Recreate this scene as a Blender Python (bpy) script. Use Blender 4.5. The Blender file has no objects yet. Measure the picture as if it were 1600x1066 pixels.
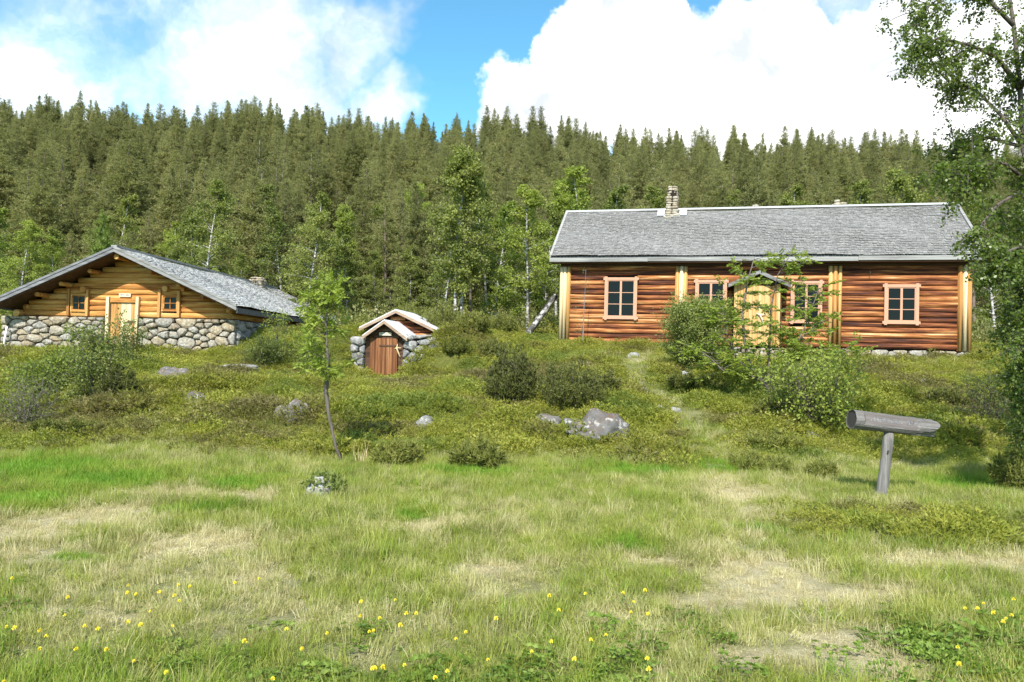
import bpy, bmesh, math, random
import numpy as np
from mathutils import Vector, Matrix, Euler

S = bpy.context.scene
COL = S.collection
R = math.radians

# ------------------------------------------------------------------ camera
FPX = 1200.0                       # focal length in pixels of the 1600 px wide photograph
EYE = np.array([0.0, 0.0, 1.6])
PITCH, ROLL = R(1.40), R(1.2)
_c, _s = math.cos(PITCH), math.sin(PITCH)
FWD = np.array([0, _c, _s]); _u = np.array([0, -_s, _c]); _x = np.array([1.0, 0, 0])
RIGHT = math.cos(ROLL) * _x + math.sin(ROLL) * _u
UP = -math.sin(ROLL) * _x + math.cos(ROLL) * _u
cam = bpy.data.cameras.new('camera'); co = bpy.data.objects.new('camera', cam); COL.objects.link(co)
cam.sensor_width = 36; cam.lens = 36 * FPX / 1600; cam.clip_end = 6000; cam.clip_start = 0.05
co.matrix_world = Matrix(((RIGHT[0], UP[0], -FWD[0], EYE[0]), (RIGHT[1], UP[1], -FWD[1], EYE[1]),
                          (RIGHT[2], UP[2], -FWD[2], EYE[2]), (0, 0, 0, 1)))
S.camera = co

# ------------------------------------------------------------------ sun, sky, exposure
SUN_AZ, SUN_EL = R(-12), R(44)     # behind the camera, a little to the left
to_sun = Vector((math.sin(SUN_AZ) * math.cos(SUN_EL), -math.cos(SUN_AZ) * math.cos(SUN_EL), math.sin(SUN_EL)))
sun = bpy.data.lights.new('sun', 'SUN'); sun.energy = 4.8; sun.angle = R(0.53); sun.color = (1, .955, .88)
so = bpy.data.objects.new('sun', sun); COL.objects.link(so)
so.rotation_euler = to_sun.to_track_quat('Z', 'Y').to_euler()
S.view_settings.view_transform = 'Standard'; S.view_settings.look = 'None'
S.view_settings.exposure = 0.68; S.view_settings.gamma = 1
S.cycles.max_bounces = 5; S.cycles.diffuse_bounces = 3; S.cycles.transmission_bounces = 3
S.cycles.transparent_max_bounces = 6; S.cycles.use_denoising = True


def pdir(px, py):
    d = FWD + RIGHT * (px - 800) / FPX - UP * (py - 533) / FPX
    return d / np.linalg.norm(d)


def build_world():
    w = bpy.data.worlds.new('World'); S.world = w; w.use_nodes = True
    w.cycles.sampling_method = 'MANUAL'; w.cycles.sample_map_resolution = 512
    nt = w.node_tree; N = nt.nodes; L = nt.links; N.clear()
    def n(t, **k):
        o = N.new(t)
        for a, b in k.items(): setattr(o, a, b)
        return o
    def mth(op, a, b=None, c=None, clamp=False):
        o = n('ShaderNodeMath', operation=op); o.use_clamp = clamp
        for i, v in enumerate((a, b, c)):
            if v is None: continue
            if isinstance(v, (int, float)): o.inputs[i].default_value = v
            else: L.new(v, o.inputs[i])
        return o.outputs[0]
    out = n('ShaderNodeOutputWorld'); bg = n('ShaderNodeBackground'); L.new(bg.outputs[0], out.inputs[0])
    sky = n('ShaderNodeTexSky', sky_type='NISHITA'); sky.sun_disc = False
    sky.sun_elevation = SUN_EL; sky.sun_rotation = math.atan2(to_sun.x, to_sun.y)
    sky.air_density = 1.0; sky.dust_density = .3; sky.ozone_density = 1.5; sky.altitude = 500
    tint = n('ShaderNodeMix', data_type='RGBA', blend_type='MULTIPLY'); tint.inputs[0].default_value = 1
    L.new(sky.outputs[0], tint.inputs[6]); tint.inputs[7].default_value = (.088, .160, .160, 1)
    tc = n('ShaderNodeTexCoord'); nm = n('ShaderNodeVectorMath', operation='NORMALIZE'); L.new(tc.outputs['Generated'], nm.inputs[0])
    D = nm.outputs[0]
    def noise(scale, det, rough=.55, vec=D):
        o = n('ShaderNodeTexNoise'); o.inputs['Scale'].default_value = scale; o.inputs['Detail'].default_value = det
        o.inputs['Roughness'].default_value = rough; L.new(vec, o.inputs['Vector']); return o
    def warp(scale, det, amt, rough=.6):
        o = noise(scale, det, rough)
        s1 = n('ShaderNodeVectorMath', operation='SUBTRACT'); L.new(o.outputs['Color'], s1.inputs[0]); s1.inputs[1].default_value = (.5, .5, .5)
        s2 = n('ShaderNodeVectorMath', operation='SCALE'); L.new(s1.outputs[0], s2.inputs[0]); s2.inputs[3].default_value = amt
        s3 = n('ShaderNodeVectorMath', operation='ADD'); L.new(D, s3.inputs[0]); L.new(s2.outputs[0], s3.inputs[1]); return s3.outputs[0]
    puffy = warp(9, 6, .13, .62); wispy = warp(4.5, 5, .26, .66)
    def blobs(vec, items, soft):
        acc = None
        for px, py, r in items:
            d = pdir(px, py)
            o = n('ShaderNodeVectorMath', operation='DISTANCE'); L.new(vec, o.inputs[0]); o.inputs[1].default_value = tuple(d)
            m = n('ShaderNodeMapRange', interpolation_type='SMOOTHSTEP'); L.new(o.outputs[1], m.inputs[0])
            rr = r / FPX
            m.inputs[1].default_value = rr * (1 + soft); m.inputs[2].default_value = rr * (1 - soft)
            m.inputs[3].default_value = 0; m.inputs[4].default_value = 1
            acc = m.outputs[0] if acc is None else mth('MAXIMUM', acc, m.outputs[0])
        return acc
    cum = blobs(puffy, [(850, 190, 105), (905, 110, 85), (965, 65, 75), (1020, 60, 55), (1055, 170, 110), (1160, 115, 95), (1235, 70, 80), (1130, 210, 160), (1330, 160, 115), (1420, 160, 120), (1510, 200, 150), (1640, 190, 140)], .10)
    thin = blobs(wispy, [(340, 90, 130), (420, 70, 100), (60, 70, 90), (545, 50, 55), (520, 90, 60), (90, 10, 100), (20, 130, 80), (270, 150, 110), (450, 160, 90), (570, 190, 50), (215, 20, 70), (120, 130, 60), (1340, -10, 50), (20, 190, 90), (150, 190, 80)], .62)
    tn = noise(5.5, 5, .62, wispy); tm = n('ShaderNodeMapRange'); L.new(tn.outputs[0], tm.inputs[0]); tm.inputs[1].default_value = .30; tm.inputs[2].default_value = .58; tm.inputs[3].default_value = .25; tm.inputs[4].default_value = 1.0
    thin = mth('MULTIPLY', thin, tm.outputs[0])
    # the same broken cloud goes on round the rest of the sky
    gl = noise(2.6, 4, .6, wispy)
    glm = n('ShaderNodeMapRange', interpolation_type='SMOOTHSTEP'); L.new(gl.outputs[0], glm.inputs[0])
    glm.inputs[1].default_value = .47; glm.inputs[2].default_value = .60
    gap = blobs(wispy, [(690, 60, 260), (800, -100, 260), (400, 20, 420), (1200, 60, 520)], .35)
    far = mth('MULTIPLY', glm.outputs[0], mth('SUBTRACT', 1.0, gap))
    dens = mth('MAXIMUM', mth('MAXIMUM', cum, mth('MULTIPLY', thin, .74)), mth('MULTIPLY', far, .95), clamp=True)
    cn = noise(7, 4, .6, puffy)
    cr = n('ShaderNodeValToRGB'); L.new(cn.outputs[0], cr.inputs[0])
    e = cr.color_ramp.elements; e.new(.5)
    for k, (p, c) in enumerate(((.34, (.56, .60, .66)), (.46, (.80, .82, .85)), (.60, (1.15, 1.15, 1.13)))): e[k].position = p; e[k].color = (*c, 1)
    mx = n('ShaderNodeMix', data_type='RGBA'); L.new(dens, mx.inputs[0]); L.new(tint.outputs[2], mx.inputs[6]); L.new(cr.outputs[0], mx.inputs[7])
    L.new(mx.outputs[2], bg.inputs[0]); bg.inputs[1].default_value = 1.0
build_world()


# ------------------------------------------------------------------ noise and terrain
def _hash(ix, iy, seed):
    h = (ix.astype(np.int64) * 374761393 + iy.astype(np.int64) * 668265263 + seed * 1442695041) & 0xffffffff
    h = ((h ^ (h >> 13)) * 1274126177) & 0xffffffff
    return ((h ^ (h >> 16)) & 0xffff) / 65535.0


def vnoise(x, y, seed=0):
    x = np.asarray(x, float); y = np.asarray(y, float)
    ix = np.floor(x); iy = np.floor(y); fx = x - ix; fy = y - iy
    fx = fx * fx * (3 - 2 * fx); fy = fy * fy * (3 - 2 * fy)
    a = _hash(ix, iy, seed); b = _hash(ix + 1, iy, seed); c = _hash(ix, iy + 1, seed); d = _hash(ix + 1, iy + 1, seed)
    return (a * (1 - fx) + b * fx) * (1 - fy) + (c * (1 - fx) + d * fx) * fy


def fbm(x, y, seed=0, oct=4):
    s = 0; a = .5; t = 0
    for o in range(oct):
        s = s + a * vnoise(np.asarray(x) * 2 ** o + 7.3 * o, np.asarray(y) * 2 ** o - 3.1 * o, seed + o); t += a; a *= .5
    return s / t


def sst(a, b, v):
    t = np.clip((v - a) / (b - a), 0, 1); return t * t * (3 - 2 * t)


def base_h(x, y):
    x = np.asarray(x, float); y = np.asarray(y, float)
    z = np.interp(y, [-400, -10, 0, 11, 12.5, 26, 32, 40], [-6, -.15, 0, 0, .08, 2.15, 2.4, 2.7])
    s = .368 - .0004 * np.clip(x, -150, 150)
    hill = np.interp(y, [0, 40, 52, 114, 135, 200, 4000], [0, 0, 8, 74, 84, 80, -100])
    return z + hill * s * np.where(y > 0, 1, 0)


def at_depth(px, py, Y):
    d = pdir(px, py); return EYE + d * (Y / d[1])


CTRL = [(20, 548, 25.0), (110, 550, 24.9), (200, 551, 24.8), (300, 552, 24.8), (352, 545, 25), (405, 524, 26.5), (470, 516, 29), (250, 520, 32), (60, 520, 32), (-80, 550, 25),
        (600, 588, 23.6), (566, 586, 23.8), (640, 582, 23.9), (530, 540, 25), (525, 522, 27), (690, 530, 25.4), (640, 512, 27.5), (720, 521, 26.6), (800, 523, 27.8),
        (869, 536, 27.2), (960, 540, 26.6), (1040, 545, 26.2), (1180, 556, 25.2), (1300, 560, 24.9), (1415, 562, 24.3), (1515, 564, 23.7), (1200, 540, 30), (1400, 540, 29), (950, 530, 31), (1620, 572, 22.5)]
CP = np.array([at_depth(*c) for c in CTRL])
_K = lambda A, B: np.exp(-((A[:, None, 0] - B[None, :, 0]) ** 2 + (A[:, None, 1] - B[None, :, 1]) ** 2) / (2 * 2.3 ** 2))
CW = np.linalg.solve(_K(CP, CP) + .02 * np.eye(len(CP)), CP[:, 2] - base_h(CP[:, 0], CP[:, 1]))


MOUND = []


def ground(x, y):
    x = np.atleast_1d(np.asarray(x, float)); y = np.atleast_1d(np.asarray(y, float))
    sh = x.shape; xf = x.ravel(); yf = y.ravel(); z = base_h(xf, yf)
    near = (np.abs(xf) < 45) & (yf > 8) & (yf < 45)
    if near.any():
        P = np.stack([xf[near], yf[near]], 1); z[near] += _K(P, CP) @ CW
    slope = sst(11.5, 14.5, yf) * (1 - sst(40, 60, yf))
    pad = 1 - .85 * sst(21.5, 23.5, yf) * (1 - sst(29, 31, yf))
    z += (fbm(xf * .55, yf * .55, 3, 3) - .5) * .5 * slope * pad + (fbm(xf * 1.7, yf * 1.7, 5, 3) - .5) * (.05 + .10 * slope * pad)
    z += (fbm(xf * .06, yf * .06, 9, 3) - .5) * 3 * sst(50, 80, yf)
    for bx, by, rx, ry, a in MOUND: z += a * np.exp(-((xf - bx) / rx) ** 2 - ((yf - by) / ry) ** 2)
    return z.reshape(sh)


def gz(x, y): return float(ground([x], [y])[0])


def hit(px, py, t0=2.0, t1=60.0):
    d = pdir(px, py); t = np.linspace(t0, t1, 1400)
    P = EYE[None] + d[None] * t[:, None]; g = ground(P[:, 0], P[:, 1]); k = np.argmax(P[:, 2] < g)
    if k == 0: return P[-1]
    return np.array([P[k, 0], P[k, 1], g[k]])


# ------------------------------------------------------------------ object helpers
class MB:
    def __init__(s): s.v = []; s.f = []
    def add(s, V, F):
        o = len(s.v); s.v.extend([tuple(map(float, p)) for p in V]); s.f.extend([tuple(i + o for i in q) for q in F]); return s
    def box(s, x0, x1, y0, y1, z0, z1, M=None):
        V = [(x0, y0, z0), (x1, y0, z0), (x1, y1, z0), (x0, y1, z0), (x0, y0, z1), (x1, y0, z1), (x1, y1, z1), (x0, y1, z1)]
        if M is not None: V = [tuple(M @ Vector(p)) for p in V]
        return s.add(V, [(0, 3, 2, 1), (4, 5, 6, 7), (0, 1, 5, 4), (1, 2, 6, 5), (2, 3, 7, 6), (3, 0, 4, 7)])
    def prism(s, poly, y0, y1):       # polygon in x,z extruded along y
        n = len(poly); V = [(p[0], y0, p[1]) for p in poly] + [(p[0], y1, p[1]) for p in poly]
        F = [tuple(range(n)), tuple(range(2 * n - 1, n - 1, -1))] + [(i, i + n, (i + 1) % n + n, (i + 1) % n) for i in range(n)]
        return s.add(V, F)
    def tube(s, pts, rad, n=6, cap=True):
        pts = [Vector(p) for p in pts]; V = []; F = []
        t0 = (pts[1] - pts[0]).normalized(); a = t0.orthogonal().normalized()
        for i, p in enumerate(pts):
            t = (pts[min(i + 1, len(pts) - 1)] - pts[max(i - 1, 0)]).normalized()
            a = (a - t * a.dot(t)).normalized(); b = t.cross(a)
            for k in range(n):
                g = 2 * math.pi * k / n; V.append(p + (a * math.cos(g) + b * math.sin(g)) * rad[i])
        for i in range(len(pts) - 1):
            for k in range(n): F.append((i * n + k, i * n + (k + 1) % n, (i + 1) * n + (k + 1) % n, (i + 1) * n + k))
        if cap: F.append(tuple(range(n - 1, -1, -1))); F.append(tuple(range((len(pts) - 1) * n, len(pts) * n)))
        return s.add(V, F)
    def mesh(s, name, mat, smooth=False):
        me = bpy.data.meshes.new(name); me.from_pydata(s.v, [], s.f); me.update()
        if smooth: me.polygons.foreach_set('use_smooth', [True] * len(me.polygons))
        if mat: me.materials.append(mat)
        return me
    def build(s, name, mat, parent=None, smooth=False, loc=None):
        return link(name, s.mesh(name, mat, smooth), parent, loc)


def link(name, me, parent=None, loc=None):
    o = bpy.data.objects.new(name, me); COL.objects.link(o)
    if parent is not None: o.parent = parent
    if loc is not None: o.location = loc
    return o


def poly_mesh(name, Q, mat):
    """mesh of N separate k-gons, Q is (N,k,3)"""
    Q = np.asarray(Q, np.float32); N, k = Q.shape[:2]
    me = bpy.data.meshes.new(name); me.vertices.add(N * k); me.vertices.foreach_set('co', Q.ravel())
    me.loops.add(N * k); me.loops.foreach_set('vertex_index', np.arange(N * k, dtype=np.int32))
    me.polygons.add(N); me.polygons.foreach_set('loop_start', np.arange(0, N * k, k, dtype=np.int32))
    me.update(calc_edges=True)
    if mat: me.materials.append(mat)
    return me


def tag(o, label, cat, group=None, kind=None):
    if label: o['label'] = label
    if cat: o['category'] = cat
    if group: o['group'] = group
    if kind: o['kind'] = kind
    return o


def thing(name, label, cat, loc=(0, 0, 0), rz=0, group=None):
    o = bpy.data.objects.new(name, None); COL.objects.link(o); o.location = loc; o.rotation_euler = (0, 0, rz)
    o.empty_display_size = .2
    return tag(o, label, cat, group)


# ------------------------------------------------------------------ materials
def mat_base(name):
    m = bpy.data.materials.new(name); m.use_nodes = True; nt = m.node_tree; nt.nodes.clear()
    out = nt.nodes.new('ShaderNodeOutputMaterial'); return m, nt, out


class NT:
    def __init__(s, nt): s.nt = nt
    def n(s, t, ins=None, **k):
        o = s.nt.nodes.new(t)
        for a, b in k.items(): setattr(o, a, b)
        for a, b in (ins or {}).items(): s.set(o, a, b)
        return o
    def set(s, o, a, b):
        if isinstance(b, bpy.types.NodeSocket): s.nt.links.new(b, o.inputs[a])
        else: o.inputs[a].default_value = b
    def ramp(s, fac, stops):
        r = s.n('ShaderNodeValToRGB'); s.nt.links.new(fac, r.inputs[0]); e = r.color_ramp.elements
        while len(e) < len(stops): e.new(.5)
        for i, (p, c) in enumerate(stops): e[i].position = p; e[i].color = (*c, 1)
        return r.outputs[0]
    def math(s, op, a, b=0.0, clamp=False):
        o = s.n('ShaderNodeMath', {0: a, 1: b}, operation=op); o.use_clamp = clamp; return o.outputs[0]
    def mix(s, f, a, b, blend='MIX'):
        o = s.n('ShaderNodeMix', data_type='RGBA', blend_type=blend)
        s.set(o, 0, f); s.set(o, 6, a); s.set(o, 7, b); return o.outputs[2]
    def noise(s, scale, vec=None, det=4, rough=.55, **k):
        o = s.n('ShaderNodeTexNoise', {'Scale': scale, 'Detail': det, 'Roughness': rough}, **k)
        if vec is not None: s.nt.links.new(vec, o.inputs['Vector'])
        return o.outputs['Fac'] if 'Fac' in o.outputs else o.outputs[0]


def wood_mat(name, stops, axis=0, stretch=.7, fine=14, rough=.75, bump=.5, weather=None, var=.35):
    """weathered timber: streaks run along one object axis, each piece differs"""
    m, nt, out = mat_base(name); g = NT(nt)
    tc = g.n('ShaderNodeTexCoord'); oi = g.n('ShaderNodeObjectInfo'); geo = g.n('ShaderNodeNewGeometry')
    off = g.n('ShaderNodeCombineXYZ', {0: g.math('MULTIPLY', oi.outputs['Random'], 37.0), 1: g.math('MULTIPLY', oi.outputs['Random'], 91.0), 2: g.math('MULTIPLY', geo.outputs['Random Per Island'], 53.0)})
    ad = g.n('ShaderNodeVectorMath', {0: tc.outputs['Object'], 1: off.outputs[0]}, operation='ADD')
    sc = [fine] * 3; sc[axis] = stretch
    ml = g.n('ShaderNodeVectorMath', {0: ad.outputs[0], 1: tuple(sc)}, operation='MULTIPLY')
    n1 = g.noise(1.0, ml.outputs[0], 5, .6)
    sc2 = [fine * 3.2] * 3; sc2[axis] = stretch * 1.2
    ml2 = g.n('ShaderNodeVectorMath', {0: ad.outputs[0], 1: tuple(sc2)}, operation='MULTIPLY')
    n2 = g.noise(1.0, ml2.outputs[0], 3, .7)
    rnd = g.math('ADD', g.math('MULTIPLY', oi.outputs['Random'], .6), g.math('MULTIPLY', geo.outputs['Random Per Island'], .4))
    f = g.math('ADD', g.math('ADD', g.math('MULTIPLY', n1, .75), g.math('MULTIPLY', n2, .35)), g.math('MULTIPLY', g.math('SUBTRACT', rnd, .5), var))
    c = g.ramp(g.math('SUBTRACT', f, .05), stops)
    if weather:
        n3 = g.noise(1.3, ad.outputs[0], 4, .6)
        w = g.n('ShaderNodeMapRange', {0: n3, 1: .48, 2: .66}); c = g.mix(w.outputs[0], c, (*weather, 1))
    b = g.n('ShaderNodeBsdfPrincipled', {'Base Color': c, 'Roughness': rough, 'Specular IOR Level': .25})
    bp = g.n('ShaderNodeBump', {'Height': g.math('ADD', n1, n2), 'Strength': bump, 'Distance': .02}); nt.links.new(bp.outputs[0], b.inputs['Normal'])
    nt.links.new(b.outputs[0], out.inputs[0]); return m


def stone_mat(name, cols, moss=None, lichen=.5, scale=4.0, var=1.0):
    m, nt, out = mat_base(name); g = NT(nt)
    tc = g.n('ShaderNodeTexCoord'); oi = g.n('ShaderNodeObjectInfo'); geo = g.n('ShaderNodeNewGeometry')
    pos = g.n('ShaderNodeVectorMath', {0: geo.outputs['Position'], 1: oi.outputs['Random']}, operation='ADD').outputs[0]
    base = g.ramp(g.math('ADD', g.math('MULTIPLY', oi.outputs['Random'], var * .8), g.math('MULTIPLY', g.noise(scale, pos, 4), .4)), cols)
    n1 = g.noise(scale * 3, pos, 6, .7)
    c = g.mix(g.n('ShaderNodeMapRange', {0: n1, 1: .42, 2: .62}).outputs[0], g.mix(.55, base, (.07, .065, .06, 1)), base)
    n2 = g.noise(scale * 2.1, g.n('ShaderNodeVectorMath', {0: pos, 1: (5.2, 1.7, 9)}, operation='ADD').outputs[0], 5, .65)
    li = g.n('ShaderNodeMapRange', {0: n2, 1: .60 - .12 * lichen, 2: .66 - .1 * lichen})
    c = g.mix(g.math('MULTIPLY', li.outputs[0], .8), c, (.46, .45, .42, 1))
    if moss:
        sep = g.n('ShaderNodeSeparateXYZ', {0: geo.outputs['Normal']})
        mm = g.math('MULTIPLY', g.n('ShaderNodeMapRange', {0: sep.outputs[2], 1: .2, 2: .9}).outputs[0], g.n('ShaderNodeMapRange', {0: g.noise(scale * 3.6, pos, 6, .7), 1: .44, 2: .62}).outputs[0])
        c = g.mix(mm, c, (*moss, 1))
    b = g.n('ShaderNodeBsdfPrincipled', {'Base Color': c, 'Roughness': .9, 'Specular IOR Level': .2})
    bp = g.n('ShaderNodeBump', {'Height': g.math('ADD', n1, n2), 'Strength': .6, 'Distance': .03}); nt.links.new(bp.outputs[0], b.inputs['Normal'])
    nt.links.new(b.outputs[0], out.inputs[0]); return m


def leaf_mat(name, stops, trans=.35, tint=False, rough=.55, nscale=1.5, spec=.3, tstops=None, lush=None):
    """foliage: colour varies from leaf to leaf, clump to clump and plant to plant; tint = per-instance value"""
    m, nt, out = mat_base(name); g = NT(nt)
    oi = g.n('ShaderNodeObjectInfo'); geo = g.n('ShaderNodeNewGeometry')
    nz = g.noise(nscale, geo.outputs['Position'], 3, .6)
    f = g.math('ADD', g.math('ADD', g.math('MULTIPLY', geo.outputs['Random Per Island'], .45), g.math('MULTIPLY', oi.outputs['Random'], .35)), g.math('MULTIPLY', g.math('SUBTRACT', nz, .4), .9))
    c = g.ramp(f, stops)
    if tint:
        at = g.n('ShaderNodeAttribute', attribute_type='INSTANCER', attribute_name='tint')
        c2 = g.ramp(f, tstops); c = g.mix(g.math('MULTIPLY', at.outputs['Fac'], 1.0, True), c, c2)
        if lush: c = g.mix(g.math('MULTIPLY', at.outputs['Fac'], -1.0, True), c, g.ramp(f, lush))
    b = g.n('ShaderNodeBsdfPrincipled', {'Base Color': c, 'Roughness': rough, 'Specular IOR Level': spec})
    t = g.n('ShaderNodeBsdfTranslucent', {'Color': g.mix(1.0, c, (1.15, 1.2, .55, 1), 'MULTIPLY')})
    ms = g.n('ShaderNodeMixShader', {0: trans}); nt.links.new(b.outputs[0], ms.inputs[1]); nt.links.new(t.outputs[0], ms.inputs[2])
    nt.links.new(ms.outputs[0], out.inputs[0]); return m


def plain(name, col, rough=.7, spec=.3, metal=0, nvar=.25, scale=8):
    m, nt, out = mat_base(name); g = NT(nt); tc = g.n('ShaderNodeTexCoord')
    nz = g.noise(scale, tc.outputs['Object'], 5, .65)
    c = g.mix(g.math('MULTIPLY', nz, nvar * 2, True), (*[min(1, v * 1.15) for v in col], 1), (*[v * .55 for v in col], 1))
    b = g.n('ShaderNodeBsdfPrincipled', {'Base Color': c, 'Roughness': rough, 'Specular IOR Level': spec, 'Metallic': metal})
    nt.links.new(b.outputs[0], out.inputs[0]); return m


M = {}
M['log_red'] = wood_mat('log_red', [(.28, (.022, .009, .007)), (.41, (.085, .028, .015)), (.51, (.25, .080, .028)), (.61, (.48, .205, .066)), (.75, (.68, .48, .27))], 0, .85, 13, var=.36, bump=.8)
M['log_honey'] = wood_mat('log_honey', [(.26, (.10, .034, .010)), (.40, (.36, .140, .034)), (.54, (.56, .275, .075)), (.72, (.66, .45, .19))], 0, .9, 11, var=.34, bump=.8)
M['post_honey'] = wood_mat('post_honey', [(.22, (.19, .075, .024)), (.42, (.44, .215, .065)), (.6, (.57, .35, .135)), (.8, (.66, .52, .31))], 2, .5, 14, var=.4)
M['post_pale'] = wood_mat('post_pale', [(.22, (.30, .17, .07)), (.45, (.62, .47, .27)), (.8, (.76, .68, .52))], 2, .5, 14, var=.3)
M['door_cellar'] = wood_mat('door_cellar', [(.22, (.03, .014, .008)), (.42, (.16, .06, .022)), (.58, (.34, .16, .07)), (.8, (.55, .45, .36))], 2, .45, 16, var=.35)
M['wood_dark'] = wood_mat('wood_dark', [(.25, (.02, .011, .007)), (.5, (.08, .04, .022)), (.8, (.22, .14, .09))], 0, .5, 12)
M['wood_grey'] = wood_mat('wood_grey', [(.22, (.055, .052, .05)), (.42, (.19, .185, .18)), (.6, (.32, .315, .305)), (.85, (.46, .455, .44))], 0, .7, 14, var=.3)
M['wood_grey_z'] = wood_mat('wood_grey_z', [(.22, (.05, .045, .043)), (.45, (.16, .148, .142)), (.8, (.32, .30, .29))], 2, .9, 22, var=.2)
M['wood_drift'] = wood_mat('wood_drift', [(.20, (.03, .027, .026)), (.38, (.14, .128, .122)), (.58, (.23, .215, .205)), (.85, (.42, .40, .385))], 0, 1.6, 26, var=.2, bump=1.0)
M['wood_carved'] = wood_mat('wood_carved', [(.22, (.06, .05, .047)), (.5, (.145, .125, .118)), (.8, (.24, .21, .20))], 0, 1.2, 20, var=.1)
M['wood_slate'] = wood_mat('wood_slate', [(.25, (.05, .05, .055)), (.5, (.13, .13, .14)), (.8, (.28, .28, .29))], 0, .5, 14, var=.3)
M['shingle'] = wood_mat('shingle', [(.22, (.075, .072, .07)), (.42, (.16, .155, .15)), (.62, (.245, .238, .228)), (.85, (.38, .37, .355))], 1, 2.5, 30, rough=.7, bump=.4, var=.45)
M['shingle_pale'] = wood_mat('shingle_pale', [(.22, (.16, .16, .158)), (.42, (.33, .33, .325)), (.62, (.48, .475, .465)), (.85, (.62, .61, .59))], 0, 2.5, 30, rough=.65, bump=.4, var=.45)
M['trim_pink'] = plain('trim_pink', (.50, .27, .175), .55, nvar=.15)
M['glass'] = plain('glass', (.006, .006, .006), .08, .16, nvar=.0)
M['dark'] = plain('dark_wall', (.02, .013, .009), .9)
M['flash'] = plain('flashing', (.46, .47, .48), .5, .4, nvar=.2)
M['zinc'] = plain('zinc_roof', (.62, .62, .64), .45, .4, nvar=.12)
M['iron'] = plain('iron', (.05, .04, .035), .6)
M['white'] = plain('white_paint', (.75, .75, .73), .5, nvar=.12)
M['antler'] = plain('antler', (.62, .58, .50), .6)
M['sign'] = plain('sign_board', (.62, .57, .46), .6, nvar=.15)
M['ink'] = plain('ink', (.05, .045, .04), .7)
M['bark_birch'] = None
M['stone_wall'] = stone_mat('stone_wall', [(.1, (.24, .205, .16)), (.35, (.40, .32, .20)), (.6, (.42, .36, .26)), (.95, (.36, .34, .30))], None, .35, 5)
M['stone_grey'] = stone_mat('stone_grey', [(.1, (.13, .13, .135)), (.5, (.25, .25, .255)), (.95, (.36, .35, .34))], None, .5, 5)
M['stone_chimney'] = stone_mat('stone_chimney', [(.1, (.34, .27, .18)), (.5, (.50, .42, .30)), (.95, (.56, .50, .40))], None, .3, 6)
M['boulder'] = stone_mat('boulder', [(.1, (.08, .078, .075)), (.5, (.15, .147, .143)), (.95, (.22, .217, .21))], (.13, .085, .06), .42, 3.2)
M['rock_pale'] = stone_mat('rock_pale', [(.1, (.20, .195, .185)), (.5, (.30, .295, .28)), (.95, (.38, .37, .355))], None, .5, 8)
M['bark'] = wood_mat('bark', [(.25, (.035, .028, .024)), (.5, (.11, .09, .075)), (.8, (.24, .21, .18))], 2, 1.2, 10)
M['bark_pine'] = wood_mat('bark_pine', [(.25, (.06, .045, .04)), (.5, (.17, .13, .11)), (.8, (.30, .25, .22))], 2, .8, 6)


def birch_bark(name='bark_birch', k=(4, 4, 9), lo=.40):
    m, nt, out = mat_base(name); g = NT(nt); tc = g.n('ShaderNodeTexCoord'); oi = g.n('ShaderNodeObjectInfo')
    a = g.n('ShaderNodeVectorMath', {0: tc.outputs['Object'], 1: k}, operation='MULTIPLY')
    n1 = g.noise(1.0, a.outputs[0], 4, .6)
    c = g.ramp(n1, [(lo, (.05, .045, .04)), (lo + .07, (.30, .285, .27)), (lo + .2, (.56, .545, .52))])
    b = g.n('ShaderNodeBsdfPrincipled', {'Base Color': c, 'Roughness': .7}); nt.links.new(b.outputs[0], out.inputs[0]); return m
M['bark_birch'] = birch_bark(); M['bark_old'] = birch_bark('bark_old', (6, 6, 5), .47)

M['pine'] = leaf_mat('pine_needles', [(.0, (.115, .122, .047)), (.35, (.228, .232, .087)), (.70, (.335, .328, .135)), (1, (.46, .43, .21))], .38, nscale=.3)
M['pine_young'] = leaf_mat('pine_young', [(.1, (.07, .12, .02)), (.5, (.15, .22, .04)), (.9, (.24, .30, .06))], .25, nscale=1)
M['birch'] = leaf_mat('birch_leaves', [(.1, (.085, .115, .025)), (.45, (.185, .22, .048)), (.85, (.30, .325, .085))], .38, nscale=.7)
M['birch_bright'] = leaf_mat('birch_leaves_bright', [(.1, (.11, .16, .026)), (.5, (.235, .295, .048)), (.9, (.36, .40, .085))], .42, nscale=.8)
M['birch_near'] = leaf_mat('birch_leaves_near', [(.1, (.055, .095, .014)), (.45, (.115, .17, .028)), (.85, (.19, .245, .05)), (1, (.32, .36, .13))], .45, rough=.38, nscale=1.4, spec=.5)
M['rowan'] = leaf_mat('rowan_leaves', [(.1, (.15, .20, .03)), (.5, (.29, .36, .06)), (.9, (.42, .47, .12))], .45, nscale=2)
M['willow'] = leaf_mat('willow_leaves', [(.1, (.09, .12, .03)), (.5, (.20, .245, .06)), (.9, (.34, .37, .12))], .42, nscale=2)
M['juniper'] = leaf_mat('juniper_needles', [(.1, (.055, .066, .018)), (.5, (.145, .158, .042)), (.9, (.26, .26, .07))], .30, nscale=3)
M['juniper_light'] = leaf_mat('juniper_needles_light', [(.1, (.09, .105, .024)), (.5, (.20, .215, .05)), (.9, (.32, .32, .085))], .32, nscale=3)
M['twig'] = plain('twig', (.13, .10, .085), .8)
GREEN = [(.05, (.11, .15, .022)), (.4, (.26, .30, .045)), (.9, (.43, .44, .095))]
DRY = [(.05, (.32, .27, .13)), (.4, (.55, .48, .28)), (.9, (.72, .65, .43))]
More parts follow.
